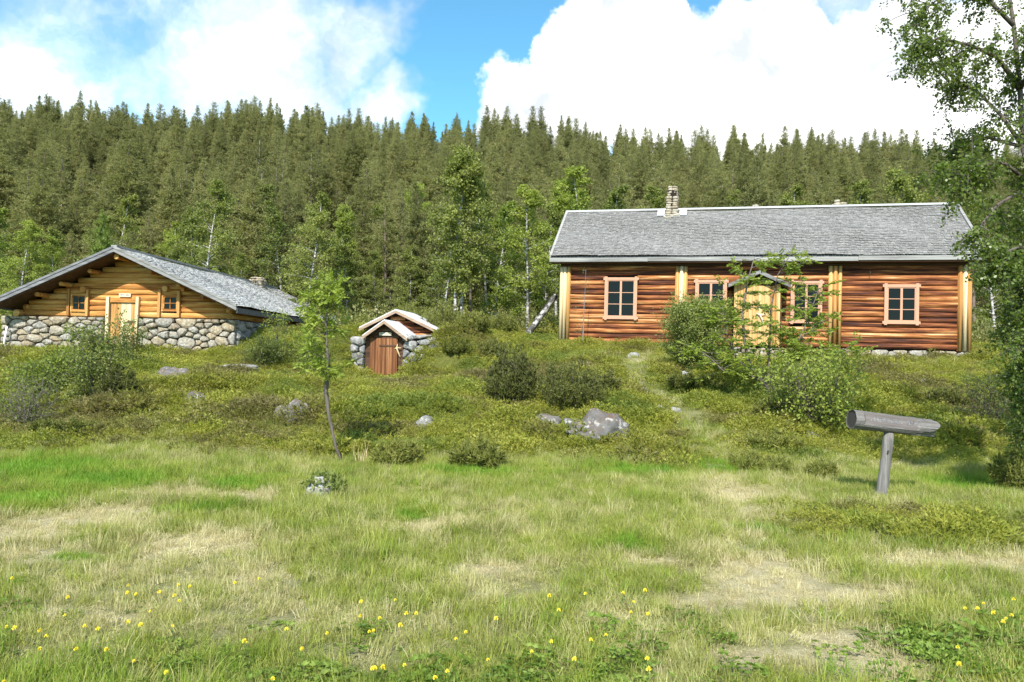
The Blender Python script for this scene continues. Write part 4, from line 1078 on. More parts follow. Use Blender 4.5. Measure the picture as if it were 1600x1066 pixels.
# ------------------------------------------------------------------ the pine wood on the hill
def build_forest():
    rng = random.Random(77)
    var = []
    for i in range(7):
        w, Q = pine(100 + i, 13.0, crown_r=(2.5, 2.2, 2.9, 2.4, 2.7, 2.0, 2.5)[i], lo=(.14, .2, .12, .22, .1, .42, .36)[i], dens=(1.15, 1.15, 1.15, 1.1, 1.2, .75, .85)[i], ex=(.72, .5, .62, .42, .55, .45, .6)[i])
        var.append((w.mesh('trunk', M['bark_pine'], True), poly_mesh('crown', Q, M['pine'])))
    spots = []; sp = 3.15; y = 42.0; row = 0
    while y < 112:
        half = .70 * y + 3; x = -half + (row % 2) * sp / 2
        while x < half:
            spots.append((x + rng.uniform(-1.7, 1.7), y + rng.uniform(-1.7, 1.7))); x += sp * (1 + (y - 43) * .0018)
        y += sp * .92 * (1 + (y - 43) * .0018); row += 1
    spots = [s for s in spots if not (s[1] < 47 and -2 < s[0] < 6)]
    spots.sort(key=lambda s: s[1]); main, rest = spots[:292], spots[292:]
    for x, y in main:
        H = rng.uniform(4.8, 8.8) if y < 58 else rng.uniform(5.8, 9.2)
        if rng.random() < .10: H *= 1.2
        k = rng.randrange(len(var)); s = H / 13.0 * 1.0
        q = 800 + x / y * FPX; band = 0 if y < 49 else 1 if y < 60 else 2
        where = 'behind the cabin gable' if q < 230 else 'behind the cabin chimney' if q < 520 else 'above the earth cellar' if q < 680 else 'above the gap left of the large house' if q < 900 else 'above the left half of the large house' if q < 1190 else 'above the right half of the large house' if q < 1500 else 'behind the big birch at the right edge'
        lab = ('olive pine at the foot of the wood ', 'olive pine low on the wooded slope ', 'olive pine halfway up the wooded slope ')[band] + where
        t = thing('pine_tree', lab, 'pine tree', (x, y, gz(x, y) - .1), rng.uniform(0, 6.28), 'pines' + lab[10:])
        wx = s * rng.uniform(1.0, 1.5); t.scale = (wx, wx * rng.uniform(.9, 1.1), s); t.rotation_euler.x = rng.gauss(0, .02); t.rotation_euler.y = rng.gauss(0, .02)
        link('trunk', var[k][0], t); link('crown', var[k][1], t)
    # the wood goes on out of the photograph on both sides and over the crest: one mass
    xs = [(x, y) for x, y in rest]
    for _ in range(2200):
        y = rng.uniform(44, 150); x = rng.uniform(-150, 150)
        if y < 113 and abs(x) < .70 * y + 3: continue
        xs.append((x, y))
    col = bpy.data.collections.new('pine_sources')
    for i in range(5):
        j = bpy.data.meshes.new('pine_whole'); bm = bmesh.new(); bm.from_mesh(var[i][0]); bm.from_mesh(var[i][1]); nw = len(var[i][0].polygons); bm.faces.ensure_lookup_table()
        for k, f in enumerate(bm.faces): f.material_index = 0 if k < nw else 1
        bm.to_mesh(j); bm.free(); j.materials.append(M['bark_pine']); j.materials.append(M['pine']); o = bpy.data.objects.new('pine_whole', j); col.objects.link(o)
    P = np.array([(x, y, 0) for x, y in xs]); P[:, 2] = ground(P[:, 0], P[:, 1]) - .1
    n = len(P); r = np.random.default_rng(1)
    scatter('far_forest', P, r.uniform(0, 6.28, n), r.uniform(.44, .70, n), np.zeros(n), r.integers(0, 5, n), col, 'pine wood closing the hilltop and sides as one mass', 'forest')


def scatter(name, P, rz, scl, tint, idx, col, label, cat, tilt=.0, seed=0):
    r = np.random.default_rng(seed); n = len(P)
    me = bpy.data.meshes.new(name); me.vertices.add(n); me.vertices.foreach_set('co', np.asarray(P, np.float32).ravel()); me.update()
    rot = np.stack([r.normal(size=n) * tilt, r.normal(size=n) * tilt, rz], 1).astype(np.float32)
    a = me.attributes.new('rot', 'FLOAT_VECTOR', 'POINT'); a.data.foreach_set('vector', rot.ravel())
    for nm, v in (('scl', scl), ('tint', tint)):
        a = me.attributes.new(nm, 'FLOAT', 'POINT'); a.data.foreach_set('value', np.asarray(v, np.float32))
    a = me.attributes.new('idx', 'INT', 'POINT'); a.data.foreach_set('value', np.asarray(idx, np.int32))
    o = link(name, me); tag(o, label, cat, kind='stuff')
    ng = bpy.data.node_groups.new(name, 'GeometryNodeTree'); ng.interface.new_socket('Geometry', in_out='INPUT', socket_type='NodeSocketGeometry'); ng.interface.new_socket('Geometry', in_out='OUTPUT', socket_type='NodeSocketGeometry')
    N = ng.nodes; L = ng.links; gi = N.new('NodeGroupInput'); go = N.new('NodeGroupOutput'); ip = N.new('GeometryNodeInstanceOnPoints'); ci = N.new('GeometryNodeCollectionInfo')
    ci.inputs['Collection'].default_value = col; ci.inputs['Separate Children'].default_value = True; ci.inputs['Reset Children'].default_value = True
    def na(nm, ty):
        q = N.new('GeometryNodeInputNamedAttribute'); q.data_type = ty; q.inputs['Name'].default_value = nm; return q.outputs['Attribute']
    L.new(gi.outputs[0], ip.inputs['Points']); L.new(ci.outputs[0], ip.inputs['Instance']); ip.inputs['Pick Instance'].default_value = True
    L.new(na('idx', 'INT'), ip.inputs['Instance Index']); L.new(na('rot', 'FLOAT_VECTOR'), ip.inputs['Rotation']); L.new(na('scl', 'FLOAT'), ip.inputs['Scale'])
    L.new(ip.outputs[0], go.inputs[0]); md = o.modifiers.new('scatter', 'NODES'); md.node_group = ng
    return o


build_forest()

# ------------------------------------------------------------------ birches at the foot of the hill
def build_birches():
    rng = random.Random(3)
    B = []
    for i in range(4):
        w, Q = broadleaf(300 + i, 8.5, .085, lo=(.22, .18, .28, .15)[i], crown=(1.7, 1.9, 1.5, 1.8)[i], nb=52, nsub=8, per=26, leaf=.115, droop=.45, bend=.035, shape='birch', sub_len=.42, jit=.16, prof=lambda t: (1 - t) ** .6 * .9 * min(1, .45 + t * 2) + .12)
        B.append((w.mesh('trunk', M['bark_birch'], True), poly_mesh('crown', Q, M['birch']), poly_mesh('crown', Q, M['birch_bright'])))
    # (px of the stem, distance, px of the top, bright?, label)
    T = [(320, 33, 285, 0, 'slim birch with straight white stem rising above the cabin roof'), (300, 38, 330, 0, 'leafy birch directly left of the slim white-stemmed one above the cabin roof'),
         (480, 35, 305, 0, 'full round birch with fresh leaves behind the cabin chimney'), (440, 40, 330, 0, 'small dull green birch beside the cabin chimney'),
         (713, 33, 245, 0, 'tall birch with bright white stem, left one of the pair in the gap'), (724, 33.4, 238, 0, 'tall birch with bright white stem, right one of the pair in the gap'),
         (690, 39, 330, 0, 'smaller birch behind the pair of white-stemmed birches'), (775, 35, 310, 1, 'bushy birch between the white-stemmed pair and the large house'),
         (825, 33, 300, 1, 'bright green birch standing closest to the left gable of the large house'), (850, 37, 330, 0, 'darker birch half hidden by the large house roof edge'),
         (905, 38, 262, 1, 'bright birch crown showing above the left end of the shingle roof'), (945, 42, 285, 0, 'dull birch crown above the roof between the bright birch and the chimney'),
         (130, 36, 335, 0, 'birch behind the left slope of the cabin roof'), (95, 34, 375, 1, 'low bushy birch above the left eave of the cabin'), (20, 33, 345, 1, 'bright leafy birch at the left picture edge behind the cabin'),
         (-40, 35, 320, 1, 'large bright birch beyond the left picture edge'), (60, 39, 360, 0, 'greyish birch between the left edge and the cabin ridge'), (215, 40, 385, 0, 'small birch above the cabin ridge'),
         (390, 37, 400, 0, 'low birch right behind the cabin roof near its chimney'), (545, 38, 370, 0, 'greyish birch left of the cellar against the wood'), (590, 42, 395, 0, 'small birch rising above the cellar roof'), (640, 40, 385, 0, 'small birch right of the cellar roof peak against the wood'),
         (1340, 44, 285, 0, 'birch showing above the right half of the shingle roof'), (1440, 42, 268, 0, 'birch showing above the right end of the shingle roof'), (1555, 36, 300, 0, 'birch behind the right gable of the large house'), (175, 46, 300, 0, 'pale birch among the pines straight above the cabin peak'), (255, 43, 350, 1, 'bright birch among the pines over the cabin ridge'), (350, 44, 320, 0, 'pale birch among the pines right of the slim white-stemmed birch'), (415, 47, 290, 0, 'pale birch among the pines left of the full round birch'), (530, 44, 325, 1, 'bright birch among the pines left above the cellar'), (610, 47, 320, 0, 'pale birch among the pines over the cellar peak'), (660, 45, 290, 1, 'bright birch among the pines just left of the white-stemmed pair'), (760, 46, 275, 0, 'pale birch among the pines just right of the white-stemmed pair'), (870, 44, 290, 1, 'bright birch at the left gable top of the large house'), (1000, 48, 300, 0, 'pale birch top just left of the tall chimney'), (1120, 48, 297, 0, 'pale birch top over the roof right of the tall chimney'), (1235, 48, 292, 0, 'pale birch top over the middle of the shingle roof')]
    for px, Y, tpy, br, lab in T:
        p = at_depth(px, 480, Y); z0 = gz(p[0], Y); top = at_depth(px, tpy, Y)[2]; H = max(2.5, top - z0); s = H / 8.5
        k = rng.randrange(4) if px not in (713, 724, 320) else 2
        t = thing('birch_tree', lab, 'birch tree', (p[0], Y, z0), rng.uniform(0, 6.28), 'birches at the edge of the wood'); xs = s * rng.uniform(.95, 1.2) * (1.12 if H < 6 else 1)
        t.scale = (xs, xs, s); link('trunk', B[k][0], t); link('crown', B[k][2 if br else 1], t)
    # young pine beside the cabin ridge
    w, Q = pine(200, 6, crown_r=1.2, lo=.05, dens=1.0); p = at_depth(160, 400, 32); z0 = gz(p[0], 32); top = at_depth(160, 335, 32)[2]
    plant('young_pine', 'young light green pine above the left slope of the cabin roof', 'pine tree', (p[0], 32, z0), w, Q, M['bark_pine'], M['pine_young'], wname='trunk', lname='crown', sc=(top - z0) / 6)
build_birches()

# ------------------------------------------------------------------ rocks in the heath
def rock_mesh(seed, sx, sy, sz, mat, sub=3, rough=.28, big=False):
    rng = np.random.default_rng(seed); bm = bmesh.new(); bmesh.ops.create_icosphere(bm, subdivisions=sub, radius=1)
    pl = [(unit(rng.normal(size=3)), rng.uniform(.55, .9)) for _ in range(9)]
    from mathutils import noise as mn
    for v in bm.verts:
        c = np.array(v.co)
        for n, d in pl:
            k = float(np.dot(c, n)) - d
            if k > 0 and not big: c = c - n * k * .6
        f = 1 + rough * (mn.noise(Vector(c * 1.7) + Vector((seed, 0, 0))) + .6 * mn.noise(Vector(c * 4.1)) + .35 * mn.noise(Vector(c * 9)))
        if big: f *= 1 + .18 * mn.noise(Vector(c * 2.6) + Vector((3, seed, 1))); c = c * np.array([1, 1, 1.0 if c[0] > -.35 else .62]); c[2] *= 1 - .25 * max(0, c[0])
        v.co = Vector((c[0] * sx * f, c[1] * sy * f, c[2] * sz * f))
    me = bpy.data.meshes.new('rock'); bm.to_mesh(me); bm.free(); me.materials.append(mat); me.polygons.foreach_set('use_smooth', [True] * len(me.polygons)); return me


def build_rocks():
    RK = [(938, 668, 112, 42, 'boulder', 'largest lichen-spotted boulder lying in the juniper heath below the dark bush'), (852, 655, 50, 12, 'boulder', 'low flat rock just left of the largest boulder'),
          (453, 642, 58, 22, 'boulder', 'rounded lichened rock in the heath left of the thin sapling'), (303, 625, 42, 18, 'boulder', 'dark lichened rock in the heath below the cabin corner'),
          (262, 582, 60, 22, 'boulder', 'broad grey rock under the cabin door side of the bank'), (358, 575, 80, 10, 'rock_pale', 'long pale ledge of stone on the bank below the cabin'),
          (665, 660, 28, 18, 'rock_pale', 'small pointed pale rock left of the large boulder'), (678, 633, 22, 9, 'boulder', 'small grey rock above the pointed pale one'), (760, 655, 40, 6, 'boulder', 'thin flat slab in the yellow-green heath'),
          (1004, 611, 24, 12, 'rock_pale', 'pale rock beside the upper path'), (1030, 636, 14, 7, 'rock_pale', 'smaller of the two pale path stones'), (1053, 641, 26, 9, 'rock_pale', 'larger of the two pale path stones'), (1073, 586, 18, 12, 'rock_pale', 'bright white stone under the willow bush'),
          (990, 555, 22, 8, 'rock_pale', 'grey stone in the grass before the house'), (1272, 678, 26, 10, 'rock_pale', 'grey stone at the foot of the lime-green shrub'), (1438, 774, 26, 9, 'rock_pale', 'flat white stone beside the signpost foot'), (1330, 782, 14, 9, 'rock_pale', 'little grey stone left of the signpost foot'),
          (1000, 661, 18, 7, 'boulder', 'small rock touching the right end of the largest boulder'), (196, 627, 24, 12, 'boulder', 'small grey rock under the dark juniper'), (404, 640, 14, 7, 'rock_pale', 'pebble-sized pale rock left of the rounded lichened rock'), (1278, 878, 12, 6, 'rock_pale', 'small pale stone in the dry grass right of the path'), (1345, 578, 30, 7, 'boulder', 'low grey rock in the lawn right of the house door'), (1440, 595, 16, 6, 'boulder', 'small grey rock in the lawn below the right window'), (300, 592, 14, 9, 'boulder', 'small dark stone right of the broad grey rock'), (325, 604, 34, 7, 'rock_pale', 'thin pale stone above the dark lichened rock'), (600, 713, 40, 10, 'boulder', 'grey stone behind the dry stalks at the meadow edge'), (1390, 880, 14, 6, 'rock_pale', 'little stone in the dry grass below the signpost')]
    for i, (px, py, w, h, mt, lab) in enumerate(RK):
        b = hit(px, py + h * .5); D = b[1]; sx = w / 2 / FPX * D * 1.05; sz = h / FPX * D * .95
        o = link('rock', rock_mesh(20 + i, sx, max(sx * .7, sz), sz, M[mt], 4 if w > 50 else 3, big=px == 938), None, (b[0], b[1] + sx * .4, b[2] + sz * .12)); tag(o, lab, 'rock', 'rocks in the heath')
        o.rotation_euler = (0, R((7 if px == 938 else (i * 37) % 14 - 7)), R((i * 53) % 50 - 25) * (0 if w > 70 else 1))
    # mossy stump with pale roots at the meadow edge
    b = hit(500, 778); D = b[1]; t = thing('mossy_stump', 'pale weathered stump capped with leafy growth at the meadow edge', 'stump', tuple(b)); k = D / FPX
    rng = np.random.default_rng(6); V = []; F = []; n = 22; rings = [(0, 26, 0), (6, 24, 4), (16, 20, 12), (30, 17, 22), (38, 12, 30)]
    for zi, (z, r, _) in enumerate(rings):
        for j in range(n):
            g = 6.283 * j / n; rr = r * (1 + .22 * math.sin(4 * g + 1) * (1 - zi / 6) + .10 * math.sin(9 * g)); V.append((rr * math.cos(g) * k, rr * .8 * math.sin(g) * k, (z - 6) * k))
    for a in range(len(rings) - 1):
        for j in range(n): F.append((a * n + j, a * n + (j + 1) % n, (a + 1) * n + (j + 1) % n, (a + 1) * n + j))
    F.append(tuple(range((len(rings) - 1) * n, len(rings) * n))); MB().add(V, F).build('stump_wood', M['wood_grey'], t, True)
    N = 420; g = rng.uniform(0, 6.28, N); r = np.sqrt(rng.random(N)) * 34 * k; P = np.stack([r * np.cos(g) + 6 * k, r * np.sin(g) * .8 + 4 * k, (34 * k) * (1 - (r / (48 * k)) ** 2) + rng.normal(size=N) * 3 * k], 1)
    Q = leaf_quads(P, unit(rng.normal(size=(N, 3)) * .8 + np.array([0, 0, .5])), .055 * rng.uniform(.7, 1.2, N), .035, rng); link('leafy_cap', poly_mesh('leafy_cap', Q, M['willow']), t)
build_rocks()

# ------------------------------------------------------------------ shrubs and small trees, each placed by its foot
def build_shrubs():
    def size(px0, px1, pyt, b): D = b[1]; return (px1 - px0) / FPX * D, (b[2] - at_depth(px0, pyt, D)[2]) * -1
    def jun(px, py, x0, x1, yt, lab, light=False, seed=0, n=600, tall=1.0, name='juniper_bush'):
        b = hit(px, py); w, h = size(x0, x1, yt, b); wd, Q = juniper(seed, w, max(h, .12) * tall, int(n * .8), ln=.10, wd=.024); plant(name, lab, 'juniper', tuple(b + np.array([0, .15 * w, 0])), wd, Q, M['twig'], M['juniper_light' if light else 'juniper'], 'junipers on the slope')
    jun(800, 636, 758, 842, 542, 'dark dense juniper left of the bare-twigged bush above the big boulder', False, 1, 1500)
    jun(885, 642, 822, 948, 560, 'half-bare grey-green juniper directly above the big boulder', False, 2, 800)
    jun(945, 625, 920, 968, 572, 'small dark juniper right of the half-bare one', False, 3, 600)
    jun(180, 634, 152, 216, 572, 'dark juniper at the foot of the birch bush before the cabin', False, 4, 1000)
    jun(1590, 768, 1562, 1625, 704, 'yellowish juniper at the right picture edge', True, 5, 900)
    jun(620, 730, 582, 662, 692, 'low round juniper at the meadow edge right of the dry stalks', True, 6, 900)
    jun(745, 733, 700, 792, 692, 'low wide juniper at the meadow edge below the big boulder', True, 7, 900)
    jun(1205, 700, 1150, 1252, 676, 'low spreading juniper right of the path', True, 8, 700)
    jun(1290, 752, 1270, 1325, 722, 'small brownish bush left of the signpost', True, 9, 500)
    jun(1215, 655, 1180, 1250, 625, 'brown-green juniper under the small tree before the door', True, 10, 700)
    jun(1190, 735, 1140, 1240, 712, 'low juniper mat beside the path nearest the meadow', True, 11, 600)
    jun(770, 560, 748, 800, 530, 'dark rounded juniper on the bank above the heath', False, 12, 700)
    jun(640, 512, 600, 668, 470, 'juniper right behind the cellar roof', True, 13, 900)
    jun(690, 520, 655, 720, 474, 'tall yellow-green juniper behind the right cellar eave', True, 14, 1000)
    jun(735, 520, 708, 770, 482, 'yellow-green juniper in the gap, second from the house', True, 15, 1000)
    jun(785, 522, 758, 815, 488, 'yellow-green juniper in the gap nearest the leaning log', True, 16, 900)
    jun(1085, 610, 1030, 1130, 583, 'low brownish juniper left of the small tree', True, 17, 700)
    jun(715, 552, 690, 745, 528, 'low green juniper right of the cellar flank', True, 18, 600)
    jun(1500, 640, 1450, 1540, 605, 'low grey-green juniper in the shade of the big birch', False, 19, 700)
    jun(90, 680, 40, 135, 655, 'low green juniper mat by the leafless willow', True, 20, 700)
    def bl(px, py, yt, name, lab, cat, mat, grp=None, **k):
        b = hit(px, py); h = at_depth(px, yt, b[1])[2] - b[2]; w, Q = broadleaf(H=h * .84, **k); return plant(name, lab, cat, tuple(b), w, Q, M[k.get('bark', 'bark')] if 0 else M['bark'], M[mat], grp)
    full = lambda t: .45 + .6 * math.sin(math.pi * min(1, t * .8 + .12))
    bl(150, 632, 482, 'birch_bush', 'leafy birch bush hiding the cabin footing left of its door', 'bush', 'willow', seed=41, r0=.03, stems=5, spread=.20, lo=.12, crown=.44, nb=20, nsub=4, per=12, leaf=.055, droop=.2, shape='birch', prof=full)
    bl(112, 606, 556, 'birch_bush', 'smaller bush at the left foot of the birch bush', 'bush', 'birch_bright', seed=42, r0=.02, stems=6, spread=.5, lo=.1, crown=.5, nb=16, nsub=4, per=12, leaf=.055, droop=.2, shape='birch', prof=full)
    bl(200, 575, 508, 'birch_sapling', 'little birch sapling in front of the cabin door', 'sapling', 'willow', seed=43, r0=.018, stems=3, spread=.25, lo=.15, crown=.4, nb=18, nsub=4, per=12, leaf=.05, droop=.2, shape='birch', prof=full)
    bl(35, 668, 590, 'willow_bush', 'nearly leafless grey willow at the left picture edge', 'bush', 'willow', seed=44, r0=.022, stems=8, spread=.55, lo=.25, crown=.35, nb=14, nsub=3, per=3, leaf=.05, droop=.1, shape='willow', prof=full)
    bl(60, 622, 575, 'birch_bush', 'pale green bush on the bank below the cabin left corner', 'bush', 'birch_bright', seed=45, r0=.02, stems=6, spread=.5, lo=.1, crown=.5, nb=14, nsub=4, per=9, leaf=.055, droop=.2, shape='birch', prof=full)
    bl(408, 570, 530, 'willow_bush', 'grey-green willow bush at the right corner of the cabin', 'bush', 'willow', seed=46, r0=.022, stems=8, spread=.5, lo=.1, crown=.45, nb=14, nsub=4, per=12, leaf=.06, droop=.2, shape='willow', prof=full)
    bl(442, 560, 476, 'birch_sapling', 'upright young birch in front of the cabin eave', 'sapling', 'birch_bright', seed=47, r0=.025, stems=3, spread=.2, lo=.1, crown=.4, nb=14, nsub=3, per=8, leaf=.06, droop=.2, shape='birch', prof=full)
    bl(485, 575, 520, 'willow_bush', 'low light green bush between the cabin and the thin sapling', 'bush', 'birch_bright', seed=48, r0=.02, stems=7, spread=.6, lo=.1, crown=.5, nb=14, nsub=4, per=10, leaf=.055, droop=.2, shape='willow', prof=full)
    # thin curved rowan in the middle of the heath
    b = hit(537, 724); Y = b[1]; pp = [np.array(at_depth(x, y, Y)) - b for x, y in ((537, 726), (525, 700), (514, 650), (509, 610), (513, 585), (511, 545), (509, 500), (514, 465), (525, 436))]
    rng = np.random.default_rng(50); wood = MB(); wood.tube(pp, [.024, .023, .026, .036, .034, .022, .016, .011, .005], 8); Cc = []; Aa = []
    for i in range(46):
        t = rng.uniform(3.6, 7.9); k = int(t); f = t - k; q = pp[k] * (1 - f) + pp[k + 1] * f; az = rng.uniform(0, 6.28); L = rng.uniform(.25, .58) * (1.15 - abs(t - 5.2) / 4.2)
        bp = curve(q, (math.cos(az), math.sin(az) * .9, rng.uniform(.1, .8)), L, 4, .25, .15, rng); wood.tube(bp, [.008, .006, .005, .003, .002], 4, False); BP = np.array(bp)
        for u in range(5):
            v = rng.uniform(.8, 4); kk = min(int(v), 3); pos = BP[kk] * (1 - (v - kk)) + BP[kk + 1] * (v - kk); ax = unit(rng.normal(size=3) + unit(BP[-1] - BP[0]) * .8 + np.array([0, 0, .1])); sd = unit(np.cross(ax, [0, 0, 1.0] + rng.normal(size=3) * .3))
            for m in range(5):
                for sg in (-1, 1): Cc.append(pos + ax * .15 * (.15 + .18 * m)); Aa.append(unit(sd * sg + ax * .5 - np.array([0, 0, .2])))
            Cc.append(pos + ax * .15); Aa.append(ax)
    Q = leaf_quads(np.array(Cc), np.array(Aa), .075 * rng.uniform(.8, 1.2, len(Cc)), .032, rng); plant('rowan_sapling', 'thin crooked rowan sapling with light leaves alone in the heath', 'sapling', tuple(b), wood, Q, M['bark'], M['rowan'], wname='trunk', lname='crown')
    # bushes and small trees before the large house
    bl(1080, 574, 458, 'willow_bush', 'dense rounded willow bush under the second window of the large house', 'bush', 'willow', seed=60, r0=.035, stems=11, spread=.52, lo=.12, crown=.75, nb=24, nsub=5, per=20, leaf=.07, droop=.15, shape='willow', prof=full)
    b = hit(1208, 618); Y = b[1]; rng = np.random.default_rng(61); wood = MB(); Cc = []; Aa = []
    P2 = lambda L: [np.array(at_depth(x, y, Y + dy)) - b for x, y, dy in L]
    stems = [([(1208, 624, 0), (1196, 600, 0), (1178, 582, -.1), (1168, 560, -.1), (1162, 525, -.1), (1160, 490, 0), (1168, 440, .1), (1178, 405, .1)], .055), ([(1196, 600, 0), (1165, 583, -.2), (1130, 580, -.3), (1110, 560, -.3), (1090, 545, -.3)], .03), ([(1208, 620, 0), (1200, 580, .1), (1203, 530, .2), (1205, 480, .2), (1215, 430, .3), (1235, 398, .3)], .032), ([(1210, 620, 0), (1222, 585, .1), (1240, 550, .2), (1262, 500, .3), (1280, 450, .3)], .03), ([(1210, 622, 0), (1240, 600, -.1), (1285, 575, -.2), (1320, 545, -.2)], .026), ([(1178, 582, 0), (1150, 560, .2), (1135, 520, .2), (1128, 480, .2)], .022), ([(1212, 622, 0), (1228, 570, .3), (1250, 530, .3), (1300, 490, .3)], .022)]
    for L, r in stems:
        pp = P2(L); n = len(pp); wood.tube(pp, [r * (1 - .85 * i / (n - 1)) + .003 for i in range(n)], 7)
        for i in range(36):
            t = rng.uniform(.28, 1) * (n - 1) * .999; k = int(t); f = t - k; q = pp[k] * (1 - f) + pp[k + 1] * f; az = rng.uniform(0, 6.28); Ln = rng.uniform(.35, .85)
            bp = curve(q, (math.cos(az), math.sin(az), rng.uniform(-.1, .5)), Ln, 4, .2, .14, rng); wood.tube(bp, [.009, .007, .005, .004, .002], 4, False); BP = np.array(bp)
            for u in range(6):
                v = rng.uniform(.6, 4); kk = min(int(v), 3); pos = BP[kk] * (1 - (v - kk)) + BP[kk + 1] * (v - kk); ax = unit(rng.normal(size=3) * [1, 1, .45] + unit(BP[-1] - BP[0]) * .8); sd = unit(np.cross(ax, [0, 0, 1.0] + rng.normal(size=3) * .3))
                for m in range(5):
                    for sg in (-1, 1): Cc.append(pos + ax * .16 * (.15 + .18 * m)); Aa.append(unit(sd * sg + ax * .5 - np.array([0, 0, .15])))
    Q = leaf_quads(np.array(Cc), np.array(Aa), .085 * rng.uniform(.8, 1.2, len(Cc)), .034, rng); plant('rowan_tree', 'open many-stemmed rowan tree with dark stems before the house door', 'tree', tuple(b), wood, Q, M['bark'], M['rowan'], wname='trunk', lname='crown')
    bl(1285, 668, 552, 'birch_bush', 'lime-green leafy bush left of the signpost log', 'bush', 'birch_bright', seed=62, r0=.03, stems=7, spread=.5, lo=.15, crown=.7, nb=15, nsub=4, per=9, leaf=.065, droop=.2, shape='birch', prof=full)
    bl(1255, 650, 575, 'birch_bush', 'smaller lime-green bush leaning on the rowan before the door', 'bush', 'willow', seed=63, r0=.025, stems=7, spread=.45, lo=.12, crown=.5, nb=18, nsub=4, per=12, leaf=.06, droop=.2, shape='birch', prof=full)
    bl(1545, 665, 585, 'willow_bush', 'thin grey-twigged bush under the big birch', 'bush', 'willow', seed=64, r0=.02, stems=8, spread=.5, lo=.15, crown=.5, nb=12, nsub=4, per=5, leaf=.05, droop=.2, shape='willow', prof=full)
    # spindly sapling before the left window
    b = hit(911, 541); top = at_depth(914, 420, b[1]); h = top[2] - b[2]; w, Q = broadleaf(70, h, .022, nb=10, nsub=2, per=5, lo=.2, crown=.22, leaf=.07, droop=0, bend=.015, shape='willow', el=(0, 20)); plant('spindly_sapling', 'spindly almost bare sapling before the left window of the large house', 'sapling', tuple(b), w, Q, M['wood_grey_z'], M['willow'], wname='trunk', lname='crown')
    # broken birch leaning on the gable
    p0 = hit(822, 526); p1 = at_depth(869, 461, p0[1] + .4); MBx = MB(); q = [p0 + (np.array(p1) - p0) * i / 10 + np.array([0, 0, .02 * math.sin(i * 1.7)]) for i in range(11)]; q = [v - p0 for v in q]
    MBx.tube([q[0] - (q[1] - q[0])] + q, [.13] + [.13 - .004 * i + .008 * math.sin(i * 2.3) for i in range(11)], 10); o = MBx.build('leaning_log', M['bark_old'], None, True, tuple(p0)); tag(o, 'white-barked birch log leaning against the left gable of the large house', 'log')
    # white pole by the cabin footing
    p0 = hit(4, 549); t = thing('white_pole', 'thin white pole with a cross foot at the left edge of the cabin footing', 'pole', tuple(p0)); a = np.array(at_depth(11, 510, p0[1])) - p0
    MB().tube([(0, 0, -.1), tuple(a * .5), tuple(a)], [.035, .033, .03], 8).build('shaft', M['white'], t, True); f = np.array(at_depth(14, 539, p0[1])) - p0; MB().tube([(-.35, 0, .04), tuple(f + np.array([0, -.03, 0]))], [.025, .025], 8).build('cross_foot', M['white'], t, True)
    # dry stalks at the meadow edge
    b = hit(566, 726); rng = np.random.default_rng(71); N = 22; P = np.stack([rng.normal(size=N) * .10, rng.normal(size=N) * .07, np.zeros(N)], 1); A = unit(np.stack([rng.normal(size=N) * .14, rng.normal(size=N) * .14, np.ones(N)], 1)); Q = leaf_quads(P, A, rng.uniform(.15, .42, N), .008, rng, .1); k = poly_mesh('dry_stalks', Q, M['post_pale']); o = link('dry_stalks', k, None, tuple(b)); tag(o, 'tuft of dry upright straw-coloured stalks at the meadow edge', 'stalks')
build_shrubs()

